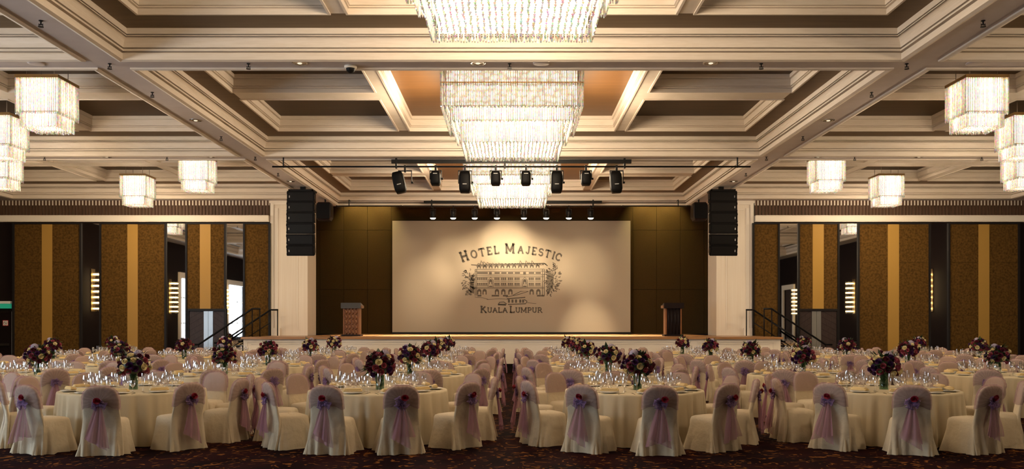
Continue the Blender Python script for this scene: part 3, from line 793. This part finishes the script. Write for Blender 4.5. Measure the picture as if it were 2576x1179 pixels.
for i, v in enumerate((1019, 1096, 1170, 1247, 1323, 1400, 1474, 1551)):
    large = i in (0, 2, 5, 7)
    o = empty('stage_lamp', (wx(v, D1), D1, zn1)); tag(o, '%s black stage lamp, %s from the left on the nearer bar' % ('tall' if large else 'short', ORD[i]), 'stage lamp', 'unlit stage lamps')
    w, h = (.175, .62) if large else (.15, .40)
    MB().box(-.03, .03, -.03, .03, -.17, .04).build('clamp', 'black_metal', o)
    b = MB(); rbox(b, w, .2, 0, h); 
    body = b.build('body', 'black_plastic', o, True)
    body.location = (0, -.03, -.16 - h); 
    if i == 0: body.rotation_euler = (0, R(-13), 0); body.location.x = -.10
    if i == 7: body.rotation_euler = (0, R(-4), 0)
    y = MB().box(-w - .03, -w - .005, -.02, .02, -.16 - h*.55, -.12).box(w + .005, w + .03, -.02, .02, -.16 - h*.55, -.12).box(-w - .03, w + .03, -.02, .02, -.14, -.11)
    y.build('yoke', 'black_metal', o)
    MB().tube([(w + .02, 0, -.16 - h*.5), (w + .07, 0, -.16 - h*.5)], .03).build('knob', 'black_metal', o, True)
    bx('name_plate', -.06, .06, -.2005, -.19, h*(.36 if large else .78), h*(.36 if large else .78) + .025, 'grey_mark', body)
aims = [(-3.8, 3.6), (-2.6, 4.6), (-1.3, 4.9), (-.3, 5.4), (.5, 4.9), (1.6, 4.6), (3.2, 4.4), (3.5, 1.0)]
pw = [420, 520, 650, 1500, 850, 560, 480, 1100]
for i, v in enumerate((1089, 1140, 1194, 1250, 1318, 1374, 1431, 1486)):
    o = empty('stage_spotlight', (wx(v, D2), D2, zn2)); tag(o, 'lit black spotlight, %s from the left above the backdrop' % ORD[i], 'spotlight', 'lit spotlights')
    MB().tube([(0, 0, .03), (0, 0, -.14)], .022).build('clamp', 'black_metal', o, True)
    MB().box(-.12, -.10, -.015, .015, -.34, -.12).box(.10, .12, -.015, .015, -.34, -.12).box(-.12, .12, -.015, .015, -.135, -.115).build('yoke', 'black_metal', o)
    b = MB().lathe([(.05, .02), (.085, 0), (.09, -.16), (.075, -.18), (.115, -.24), (.125, -.30)], 16, cap0=True)
    bd = b.build('housing', 'black_metal', o, True); bd.location = (0, 0, -.19); bd.rotation_euler = (R(4), 0, 0)
    MB().lathe([(.118, -.295), (.105, -.325), (.06, -.35), (.002, -.36)], 16).build('lens', 'lens_glow', bd, True)
    spot_lamp('beam', o, (0, .12, -.52), (aims[i][0] - wx(v, D2), SD - D2, aims[i][1] - zn2), pw[i], 40 if i < 7 else 30, 1.0)
# recessed lamps under the lintel and over the stage wall
lt = MB().lathe([(.14, 0), (.14, -.015), (.10, -.02), (.10, -.004)], 16).mesh('trim_ring', 'chrome', True)
ll = MB().lathe([(.10, -.006), (.002, -.006)], 16).mesh('lens', 'lens_glow')
for i, x in enumerate((-4.6, -1.6, 1.6, 4.6)):
    o = tag(empty('stage_downlight', (x, 36.5, H1 + .001)), 'recessed downlight under the stage lintel, %s from the left' % ORD[i], 'downlight', 'stage downlights')
    place('trim_ring', dm, o); place('reflector', dg, o); spot_lamp('beam', o, (0, 0, -.05), (0, -.9, -5), 7000, 66, .8)
for i, x in enumerate((-7.2, -6.1, 6.1, 7.2)):
    o = tag(empty('wall_washer', (x, 39.9, 8.1)), 'recessed wall washer over the olive stage panels, %s from the left' % ORD[i], 'downlight', 'stage wall washers')
    place('trim_ring', lt, o); place('lens', ll, o); spot_lamp('beam', o, (0, 0, -.05), (0, .42, -1.0), 450, 80, .9, (1.0, .80, .30))

# ------------------------------------------------------------------ loudspeakers
for s, nm in ((-1, 'left'), (1, 'right')):
    d = 31.5
    o = tag(empty('line_array', (s*(wx(1288 + 526, d)), d, 0)), 'tall black speaker array hanging before the %s column' % nm, 'loudspeaker')
    zt = wz(480, d)
    m = MB()
    for x in (-.42, .42): m.box(x - .02, x + .02, -.35, .3, zt - .05, zt + .01)
    for y in (-.33, 0, .28): m.box(-.44, .44, y - .02, y + .02, zt - .05, zt + .01)
    m.build('flying_frame', 'black_metal', o)
    MB().box(-.08, .08, -.08, .08, zt + .01, H1 + .01).box(-.2, .2, -.05, .05, zt + .01, zt + .05).build('hoist', 'black_metal', o)
    tilt = [0, 1, 2.5, 5, 8, 12]; z = zt - .06; y = 0.0
    for i in range(6):
        h = .372
        M = Matrix.Translation((s*.015*i*.7, y, z)) @ Matrix.Rotation(R(tilt[i]), 4, 'X')
        m = MB()
        m.add([(-.49, -.33, .012), (.49, -.33, .012), (.40, .33, -.02), (-.40, .33, -.02), (-.49, -.33, -h), (.49, -.33, -h), (.40, .33, -h + .04), (-.40, .33, -h + .04)],
              [(0, 1, 2, 3), (7, 6, 5, 4), (4, 5, 1, 0), (5, 6, 2, 1), (6, 7, 3, 2), (7, 4, 0, 3)])
        cab = m.build('cabinet', 'black_plastic', o); cab.matrix_local = M
        g = MB().box(-.44, .44, -.345, -.33, -h + .04, -.04); g.build('grille', 'black_metal', cab)
        bx('badge', s*.40 - .015, s*.40 + .015, -.35, -.344, -h*.62, -h*.42, 'grey_mark', cab)
        h2 = MB()
        for xx in (-.495, .495):
            for zz_ in (-.06, -h + .06): h2.box(xx - .012, xx + .012, -.3, -.22, zz_ - .03, zz_ + .03)
        h2.build('rigging_plate', 'black_metal', cab)
        z -= h*math.cos(R(tilt[i])); y += h*math.sin(R(tilt[i]))
    d = 34.4
    o = tag(empty('side_speaker', (s*wx(1288 + 471, d), d, 0)), 'square black speaker box beside the %s column, behind the array' % nm, 'loudspeaker')
    zc = wz(532, d)
    q = MB(); rbox(q, .30, .32, zc - .36, zc + .34, 8); q.build('box', 'lectern_dark', o)
    bx('grille', -.25, .25, -.335, -.31, zc - .30, zc + .28, 'black_plastic', o)
    MB().tube([(0, .1, zc + .3), (0, .1, H1)], .03).build('bracket', 'black_metal', o, True)

# ------------------------------------------------------------------ lecterns
for s, nm, v in ((-1, 'left', 886), (1, 'right', 1692)):
    d = 33.6
    o = tag(empty('lectern', (wx(v, d), d, STG)), ('carved brown wooden lectern with grey top on the left half of the stage' if s < 0 else 'dark ribbed lectern with black top on the right half of the stage'), 'lectern')
    wd, tp = ('lectern_wood', 'lectern_top') if s < 0 else ('lectern_dark', 'lectern_dark')
    bx('base', -.36, .36, -.28, .28, 0, .06, 'lectern_dark', o)
    bx('body', -.27, .27, -.20, .22, .06, 1.06, wd, o)
    for sx in (-.285, .285): bx('side_post', sx - .025, sx + .025, -.22, .24, .06, 1.06, 'lectern_wood', o)
    for k in range(4):
        x = -.19 + k*.127
        m = MB()
        if s < 0: m.tube([(x + .022*math.sin(j*1.05), -.215, .08 + j*.032) for j in range(31)], .032, 6)
        else: m.tube([(x, -.21, .08), (x, -.21, 1.05)], .03, 6)
        m.build('carved_rib', wd, o, True)
    m = MB(); m.add([(-.38, -.30, 1.06), (.38, -.30, 1.06), (.38, .26, 1.06), (-.38, .26, 1.06), (-.38, -.30, 1.27), (.38, -.30, 1.27), (.38, .26, 1.18), (-.38, .26, 1.18)],
                    [(3,2,1,0),(4,5,6,7),(0,1,5,4),(1,2,6,5),(2,3,7,6),(3,0,4,7)])
    m.build('top', tp, o)
    m = MB().box(.38*-s*1.0 - .03, .38*-s*1.0 + .03, -.27, .24, 1.07, 1.17); m.build('shelf_end', 'lectern_wood', o)

# ------------------------------------------------------------------ banquet tables
TR, TH = 1.05, 0.755
COLS = {-1: -13.2, 0: -9.5, 1: -5.80, 2: -2.05, 3: 1.87, 4: 5.74, 5: 9.62, 6: 13.5}
ROWS = [13.4, 17.3, 21.2, 25.2, 29.05]
ROWN = ['front-row', 'second-row', 'third-row', 'fourth-row', 'stage-side']
def phrase(r, c):
    n, sd = (3 - c, 'left') if c <= 2 else (c - 2, 'right')
    return '%s table %s %s of aisle' % (ROWN[r], ORD[n - 1], sd)
def cloth_mesh(seed):
    rnd = random.Random(seed); n = 216; rings = []
    ph = [rnd.uniform(0, 6.28) for _ in range(4)]
    def w(t): return .5*math.sin(36*t + ph[0] + 1.5*math.sin(3*t)) + .35*math.sin(23*t + ph[1]) + .25*math.sin(55*t + ph[2])
    for r, z, a in ((.001, TH, 0), (.6, TH, 0), (TR - .02, TH, 0), (TR, TH - .006, 0), (TR + .006, TH - .03, .004), (TR + .012, TH - .16, .020), (TR + .03, TH - .40, .036), (TR + .045, .14, .046), (TR + .05, .012, .05)):
        rings.append([((r + a*w(2*math.pi*j/n))*math.cos(2*math.pi*j/n), (r + a*w(2*math.pi*j/n))*math.sin(2*math.pi*j/n), z) for j in range(n)])
    m = MB().loft(rings); m.f = [tuple(reversed(f)) for f in m.f]
    return m.mesh('tablecloth', 'table_cotton', True)
CLOTHS = [cloth_mesh(i) for i in range(3)]

# --- chairs in slip covers
def se(a, b, n, N, cx=0, cy=0, z=0):
    out = []
    for j in range(N):
        t = 2*math.pi*j/N; c, s_ = math.cos(t), math.sin(t)
        out.append((cx + a*math.copysign(abs(c)**(2/n), c), cy + b*math.copysign(abs(s_)**(2/n), s_), z))
    return out
def yback(z): return -.25 - .05*max(0, (.42 - z)/.42) - .095*max(0, (z - .42)/.51)
def wback(z):
    u = max(0, (z - .70)/.232)
    return .232*(1 - min(1, u)**3.2)**(1/2.3) + .012*max(0, min(1, (.6 - z)/.2))
def cover_mesh(seed):
    rnd = random.Random(seed); m = MB(); N = 72
    ph = [rnd.uniform(0, 6.28) for _ in range(3)]; sk = rnd.uniform(-.03, .03)
    rings = []
    for z in (.004, .05, .12, .20, .28, .36, .42, .455, .472):
        u = max(0, 1 - z/.44)
        a = .238 + .062*u**1.1; y0, y1 = yback(min(z, .42)) - .004, .225 + .045*u
        if z > .45: a -= .012 if z < .47 else .04; y1 -= .012 if z < .47 else .05; y0 += 0 if z < .47 else .03
        r = se(a, (y1 - y0)/2, 6, N, 0, (y0 + y1)/2, z)
        out = []
        for x, y, zz_ in r:
            t = math.atan2(y, x); k = u**1.1*(.036*math.sin(10*t + ph[0]) + .024*math.sin(23*t + ph[1]))
            if y < -.15 and abs(x - sk) < .075: y += .085*u*(1 - abs(x - sk)/.075)
            out.append((x*(1 + k/.25), y + k*math.sin(t), zz_))
        rings.append(out)
    rings.append(se(.12, .13, 4, N, 0, -.01, .482)); rings.append(se(.01, .01, 2, N, 0, -.01, .484))
    m.loft(rings)
    rings = []
    zs = [.004, .06, .14, .22, .30, .38, .46, .52, .58, .64, .70, .76, .81, .85, .88, .905, .922, .930]
    for z in zs:
        u = max(0, 1 - z/.5)
        w = max(.02, wback(z)) + .045*u**1.2; th = .034 if z < .9 else .034*(max(.15, (.934 - z)/.034))**.5
        y0 = yback(z) + .024 - .010*u
        rr_ = se(w, th, 3.2, 64, 0, y0, z)
        g = .006*math.sin(z*70 + ph[2])*max(0, 1 - abs(z - .54)/.13)
        out = []
        for x, y, z_ in rr_:
            y += g*abs(x)/.2 if y < y0 else 0
            y += u**1.2*(.028*math.sin(x*30 + ph[0]) + .016*math.sin(x*62 + ph[1]))
            if abs(x - sk) < .07: y += .11*u**1.1*(1 - abs(x - sk)/.07)
            out.append((x*(1 + .03*u*math.sin(9*z + ph[1])), y, z_ + (.012*u*math.sin(x*20 + ph[2]) if z < .03 and False else 0)))
        rings.append(out)
    m.loft(rings, cap1=True)
    return m.mesh('chair_cover', 'chair_cotton', True)
KX, KZ = -.01, .72
def sash_mesh(seed):
    rnd = random.Random(seed + 50); m = MB(); N = 64; rings = []
    p = rnd.uniform(0, 6.28)
    for z in (.615, .64, .68, .72, .76, .80, .84, .87, .90, .92, .934, .942):
        w = max(.02, wback(min(z, .93) - .008)) + .014; th = .048 if z < .9 else .048*(max(.12, (.946 - z)/.046))**.5
        y0 = yback(z) + .034; out = []
        for x, y, z_ in se(w, th, 3.2, N, 0, y0, z):
            if y < y0:
                dx, dz = x - KX, z - KZ; rad = math.hypot(dx, dz); phi = math.atan2(dz, dx)
                y -= (.014 + .013*math.sin(13*phi + p + .8*math.sin(3*phi)))*min(1, rad/.05)*math.exp(-max(0, rad - .13)/.2) + .014*math.exp(-(rad/.05)**2)
                if z < KZ - .02: z_ = z + (KZ - .02 - z)*.85*max(0, 1 - abs(dx)/.225)**.8 + .006*math.sin(40*dx + p)
            out.append((x, y, z_))
        rings.append(out)
    m.loft(rings, cap1=True)
    return m.mesh('organza_hood', 'organza', True)
def bow_mesh(seed):
    rnd = random.Random(seed + 90); m = MB()
    for k in range(9):
        a = k*2*math.pi/9 + rnd.uniform(-.3, .3); L = rnd.uniform(.05, .115); d = Vector((math.cos(a), 0, math.sin(a)*.8)); pv = Vector((-math.sin(a), 0, math.cos(a)))
        wd = rnd.uniform(.07, .11); q = rnd.uniform(0, 6)
        def fn(u, v):
            p = Vector((KX, -.335, KZ - .02)) + d*L*math.sin(math.pi*u) + pv*(v - .5)*wd*(.25 + .9*math.sin(math.pi*u)) + Vector((0, -1, 0))*(.012 + .035*math.sin(math.pi*u)*(u*1.2) + .014*math.sin(11*v + q) + .01*math.sin(13*u + q))
            return tuple(p)
        m.grid(fn, 6, 4)
    return m.mesh('bow', 'organza_bow', True)
def tail_mesh(seed):
    rnd = random.Random(seed + 130); m = MB()
    dr, w1, q, sl, bot = rnd.uniform(-.10, .10), rnd.uniform(.22, .38), rnd.uniform(0, 6), rnd.uniform(-.2, .2), rnd.uniform(.12, .27)
    bil = rnd.uniform(.04, .14)
    def fn(u, v):
        w = .05 + (w1 - .05)*u**.8
        z = KZ - .03 - (KZ - .03 - bot)*u*(1 + sl*(v - .5)*2*u)
        return (KX + dr*u + (v - .5)*w, -.342 - bil*u*(1 - .35*u) + (.012 + .014*u)*math.sin(v*14 + q + 2*u), z)
    m.grid(fn, 10, 14)
    return m.mesh('sash_tail', 'organza_tail', True)
def rose_mesh(m_):
    m = MB(); rnd = random.Random(5)
    for n, r, h, lean, off in ((5, .98, .35, .55, 0), (5, .78, .62, .30, .6), (4, .50, .80, .12, .2), (3, .28, .88, .02, .9)):
        for k in range(n):
            a = off + k*2*math.pi/n; s_ = math.pi/n*1.35
            def fn(u, v):
                t = a + s_*(2*v - 1); rd = r*(.45 + .4*u + lean*u*u*.35)*(1 - .06*abs(2*v - 1)); z = -.25 + (h + .25)*u*(1 - .22*(2*v - 1)**2)
                return (rd*math.cos(t), rd*math.sin(t), z)
            m.grid(fn, 3, 3)
    m.lathe([(.05, -.5), (.45, -.35), (.5, -.1), (.25, .3), (.02, .45)], 10)
    return m.mesh('rose', m_, True)
ROSE = {k: rose_mesh('petal_' + k) for k in ('cream', 'burgundy', 'mauve', 'plum', 'red')}
def puff_mesh():
    m = MB(); rnd = random.Random(9)
    for k in range(60):
        z = 1 - 1.4*(k + .5)/60; r = math.sqrt(max(0, 1 - z*z)); t = k*2.39996
        n = Vector((r*math.cos(t), r*math.sin(t), z)); u = n.orthogonal().normalized(); w = n.cross(u); p = n*.92
        for i in range(2):
            e, f = (u, w) if i == 0 else ((u + w).normalized(), (w - u).normalized())
            m.quad(tuple(p + e*.17 + n*.06), tuple(p + f*.17 + n*.06), tuple(p - e*.17 + n*.02), tuple(p - f*.17 + n*.02))
    m.lathe([(.9*math.cos(R(a)), .9*math.sin(R(a))) for a in (-40, -10, 20, 50, 75, 89)], 12)
    return m.mesh('hydrangea', 'petal_hydrangea', True)
PUFF = puff_mesh()
NV = 3
COV = [cover_mesh(i) for i in range(NV)]; SAS = [sash_mesh(i) for i in range(NV)]; BOW = [bow_mesh(i) for i in range(NV)]; TAI = [tail_mesh(i) for i in range(6)]
POSA = ['back-left', 'upper-left', 'left', 'lower-left', 'front-left', 'front-right', 'lower-right', 'right', 'upper-right', 'back-right']
POSB = ['back-centre', 'back-left', 'upper-left', 'lower-left', 'front-left', 'front-centre', 'front-right', 'lower-right', 'upper-right', 'back-right']
rc = random.Random(21)
def chair(x, y, rz, label, rose):
    k = rc.randrange(NV)
    o = place('banquet_chair', COV[k], None, (x, y, 0), None, None, rz)
    tag(o, label, 'chair', 'covered chairs around the tables')
    place('organza_hood', SAS[rc.randrange(NV)], o, None, None, 'sheer lilac organza wrap')
    b = place('bow', BOW[rc.randrange(NV)], o, None, None, 'gathered lilac bow')
    for t in rc.sample(range(6), 2): place('sash_tail', TAI[t], o)
    if rose:
        q = place('rose', ROSE['red'], o, (rc.uniform(-.03, .05), -.385, KZ + rc.uniform(.02, .06)), None, 'dusky red rose'); q.scale = (.052, .044, .040); q.rotation_euler = (R(90) + rc.uniform(-.3, .3), rc.uniform(-.3, .3), 0)
    return o

# --- centrepieces
def leaf_bunch(seed):
    rnd = random.Random(seed); m = MB()
    for k in range(70):
        t = rnd.uniform(0, 6.28); e = rnd.uniform(-.7, 1.2)
        n = Vector((math.cos(t)*math.cos(e), math.sin(t)*math.cos(e), math.sin(e)))
        u = n.cross(Vector((0, 0, 1))).normalized(); L = rnd.uniform(.08, .14)*(1.35 if rnd.random() < .15 else 1); w = rnd.uniform(.022, .04); st_ = n*rnd.uniform(.11, .20); dr = Vector((0, 0, rnd.uniform(-.04, .01)))
        m.add([tuple(st_), tuple(st_ + n*L*.45 + u*w + dr*.3), tuple(st_ + n*L + dr), tuple(st_ + n*L*.45 - u*w + dr*.3), tuple(st_ + n*L*.5 + dr*.2 + Vector((0, 0, .008)))], [(0, 1, 4), (1, 2, 4), (2, 3, 4), (3, 0, 4)])
    m.lathe([(.15*math.cos(R(a)), .13*math.sin(R(a))) for a in (-89, -60, -30, 0, 30, 60, 89)], 12)
    return m.mesh('foliage', 'leaf', True)
LEAF = [leaf_bunch(i) for i in range(3)]
VASE = MB().lathe([(.002, .0), (.062, .0), (.064, .005), (.064, .22), (.060, .22), (.060, .012), (.002, .012)], 20).mesh('vase', 'vase_glass', True)
STEM = MB().lathe([(.002, .05), (.054, .05), (.055, .21), (.03, .30), (.05, .36)], 12)
for k in range(8): STEM.tube([(.05*math.cos(k*.785), .05*math.sin(k*.785), .03), (.045*math.cos(k*.785 + 1), .045*math.sin(k*.785 + 1), .22)], .007, 5)
STEM = STEM.mesh('stems', 'stem', True)
def centrepiece(seed):
    rnd = random.Random(seed); root = empty('flower_centrepiece')
    place('vase', VASE, root); place('stems', STEM, root)
    zc = .355
    place('foliage', LEAF[seed % 3], root, (0, 0, zc), 'stuff')
    n = 44; kinds = ['cream']*11 + ['burgundy']*13 + ['mauve']*11 + ['plum']*9; rnd.shuffle(kinds)
    for k in range(n):
        z = 1 - 1.62*(k + .5)/n; r = math.sqrt(max(0, 1 - z*z)); t = k*2.39996 + seed
        nrm = Vector((r*math.cos(t), r*math.sin(t), z)); p = Vector((nrm.x*.195, nrm.y*.195, nrm.z*.165 + zc))*1.0
        p += nrm*rnd.uniform(-.02, .05)
        if k == 1: o = place('hydrangea', PUFF, root, p); s_ = .075
        else: o = place('rose', ROSE[kinds[k]], root, p); s_ = rnd.uniform(.042, .060)
        o.scale = (s_,)*3; o.rotation_euler = nrm.to_track_quat('Z', 'Y').to_euler()
    return root
CP = [centrepiece(i) for i in range(4)]; cp_used = [False]*4

# --- tableware
def glass_prof(kind):
    if kind == 0: b = [(.034, .002), (.012, .006), (.0045, .014), (.004, .085), (.016, .095), (.038, .125), (.043, .165), (.039, .21), (.034, .235)]
    elif kind == 1: b = [(.034, .002), (.012, .006), (.0045, .014), (.004, .075), (.018, .085), (.034, .11), (.035, .14), (.030, .175)]
    else: b = [(.031, .002), (.010, .006), (.004, .014), (.004, .10), (.014, .115), (.023, .15), (.025, .22), (.022, .275)]
    return b
GLS = [MB().lathe(glass_prof(k), 14).mesh(n, 'thin_glass', True) for k, n in enumerate(('wine_goblet', 'water_goblet', 'champagne_flute'))]
GNAME = ['wine_goblet', 'water_goblet', 'champagne_flute']; GLAB = ['large round wine goblet', 'small water goblet', 'slim tall champagne flute', 'inner round wine goblet']
GLOW_ = [MB().lathe(glass_prof(k), 7) for k in range(3)]
PLATE = MB().lathe([(.002, .004), (.085, .004), (.095, .008), (.14, .017), (.142, .020), (.095, .012), (.002, .010)], 24).mesh('dinner_plate', 'porcelain', True)
nk = MB()
nk.loft([[(x, y*1.0, z + .036) for y, z in [(.045*math.cos(t), .024*math.sin(t)*(1 if math.sin(t) > 0 else .6)) for t in [2*math.pi*j/12 for j in range(12)]]] for x in (-.13, -.12, -.04, .04, .12, .13)], True, True)
nk.loft([[(x, y - .01, z + .058) for y, z in [(.030*math.cos(t), .014*math.sin(t)) for t in [2*math.pi*j/10 for j in range(10)]]] for x in (-.115, -.10, .10, .115)], True, True)
NAP = nk.mesh('napkin', 'napkin', True)
kn = MB().add([(-.008, -.11, 0), (.008, -.11, 0), (.007, 0, 0), (.010, .02, 0), (.011, .08, 0), (.003, .11, 0), (-.007, .10, 0), (-.006, 0, 0)] + [(-.008, -.11, .004), (.008, -.11, .004), (.007, 0, .004), (.010, .02, .004), (.011, .08, .004), (.003, .11, .004), (-.007, .10, .004), (-.006, 0, .004)],
              [tuple(range(7, -1, -1)), tuple(range(8, 16))] + [(i, (i+1) % 8, (i+1) % 8 + 8, i + 8) for i in range(8)]).mesh('table_knife', 'cutlery')
fk = MB().box(-.005, .005, -.10, .03, 0, .004).add([(-.005, .03, 0), (.005, .03, 0), (.012, .05, 0), (-.012, .05, 0), (-.005, .03, .004), (.005, .03, .004), (.012, .05, .004), (-.012, .05, .004)], [(3,2,1,0),(4,5,6,7),(0,1,5,4),(1,2,6,5),(2,3,7,6),(3,0,4,7)])
for x in (-.010, -.0035, .0035, .010): fk.box(x - .0018, x + .0018, .05, .10, 0, .004)
fk = fk.mesh('table_fork', 'cutlery')
rg = random.Random(77)
far_glass, far_plate, far_nap = MB(), MB(), MB()
n_glass = n_plate = n_chair = 0
OFF = {(0, 1): (0, -7), (0, 2): (0, 2), (0, 3): (1, 4), (0, 4): (0, 6)}
def pxof(x, y): return HX + x/y*FPX
PLS = MB().lathe([(.002, .008), (.095, .008), (.14, .018)], 12); NPS = MB().box(-.13, .13, -.045, .045, .012, .06)
for r, yr in enumerate(ROWS):
    for c, xc in COLS.items():
        x0 = xc + (rg.uniform(-.06, .06) if r else 0); y0 = yr + (rg.uniform(-.06, .05) if r else 0)
        P = pxof(x0, y0); rad = FPX/y0
        if P < -1.75*rad or P > 2576 + 1.75*rad: continue
        ph = phrase(r, c)
        mode, off = OFF.get((r, c), (rg.randrange(2), rg.uniform(-8, 8)))
        seats = [(-162 + 36*k + off if mode == 0 else -180 + 36*k + off, (POSA if mode == 0 else POSB)[k]) for k in range(10)]
        for th, pos in seats:
            a = R(th); rr_ = 1.45 + rc.uniform(-.02, .05)
            x, y = x0 + rr_*math.sin(a), y0 - rr_*math.cos(a)
            if not -35*13/y < pxof(x + .2*math.sin(a), y) < 2576 + 35*13/y: continue
            if y > 30.62: y = 30.62
            chair(x, y, a + R(rc.uniform(-7, 7)), 'cream covered chair with lilac sash, %s seat of %s' % (pos, ph), r == 0)
            n_chair += 1
        if P < -1.1*rad or P > 2576 + 1.1*rad: continue
        t = empty('banquet_table', (x0, y0, 0), rg.randrange(4)*math.pi/2)
        tag(t, 'round banquet table under cream floor-length cloth, %s' % ph.replace(' table', ''), 'table', 'round banquet tables')
        place('tablecloth', CLOTHS[rg.randrange(3)], t)
        k = rg.randrange(4) if r else (c - 1) % 4
        f = CP[k] if not cp_used[k] else copytree(CP[k]); cp_used[k] = True
        f.location = (x0 + rg.uniform(-.06, .06), y0 + rg.uniform(-.06, .06), TH); f.rotation_euler = (0, 0, rg.uniform(0, 6.28))
        tag(f, 'glass vase of cream, burgundy and plum roses on %s' % ph, 'flowers', 'flower centrepieces')
        for th, pos in seats:
            a = R(th); ca, sa = math.sin(a), -math.cos(a)
            def at(rad_, tg): return (x0 + rad_*ca - tg*sa, y0 + rad_*sa + tg*ca)
            vis = -30 < pxof(*at(.85, 0)) < 2606
            if not vis: continue
            px_, py_ = at(.86, 0)
            if n_plate < 300:
                tag(place('dinner_plate', PLATE, None, (px_, py_, TH + .001)), 'white dinner plate, %s setting of %s' % (pos, ph), 'plate', 'dinner plates')
                tag(place('napkin', NAP, None, (px_, py_, TH + .006), None, None, a + rg.uniform(-.4, .4)), 'folded pale yellow napkin, %s setting of %s' % (pos, ph), 'napkin', 'folded napkins')
                n_plate += 1
            else:
                far_plate.merge(PLS, Matrix.Translation((px_, py_, TH))); far_nap.merge(NPS, Matrix.Translation((px_, py_, TH)) @ Matrix.Rotation(a, 4, 'Z'))
            if r == 0:
                for nm, me, tg in (('table_knife', kn, .19), ('table_fork', fk, -.19)):
                    kx, ky = at(.86, tg)
                    tag(place(nm, me, None, (kx, ky, TH + .001), None, None, a), 'silver %s, %s setting of %s' % (nm.replace('_', ' '), pos, ph), nm.split('_')[1], 'cutlery on the front row')
            for g, (rad_, tg) in enumerate(((.68, .03), (.60, .13), (.57, -.09), (.48, .04))):
                gl_ = GLAB[g]; g = g % 3
                gx, gy = at(rad_ + rg.uniform(-.025, .025), tg + rg.uniform(-.02, .02))
                if n_glass < 300:
                    tag(place(GNAME[g], GLS[g], None, (gx, gy, TH + .0005)), '%s, %s setting of %s' % (gl_, pos, ph), 'glass', 'stemmed glasses'); n_glass += 1
                else: far_glass.merge(GLOW_[g], Matrix.Translation((gx, gy, TH)))
for k in range(4):
    if not cp_used[k]:
        for ch in list(CP[k].children): bpy.data.objects.remove(ch)
        bpy.data.objects.remove(CP[k])
o = far_glass.build('far_glassware', 'thin_glass', None, True, kind='stuff'); tag(o, 'mass of stemmed glasses glinting on the tables farther back', 'glassware')
if far_plate.v:
    o = far_plate.build('far_plates', 'porcelain', None, True, kind='stuff'); tag(o, 'white dinner plates on the tables nearest the stage', 'plates')
    o = far_nap.build('far_napkins', 'napkin', None, kind='stuff'); tag(o, 'folded yellow napkins on the tables nearest the stage', 'napkins')
print('COUNTS chairs', n_chair, 'plates', n_plate, 'glasses', n_glass, 'objects', len(bpy.data.objects))
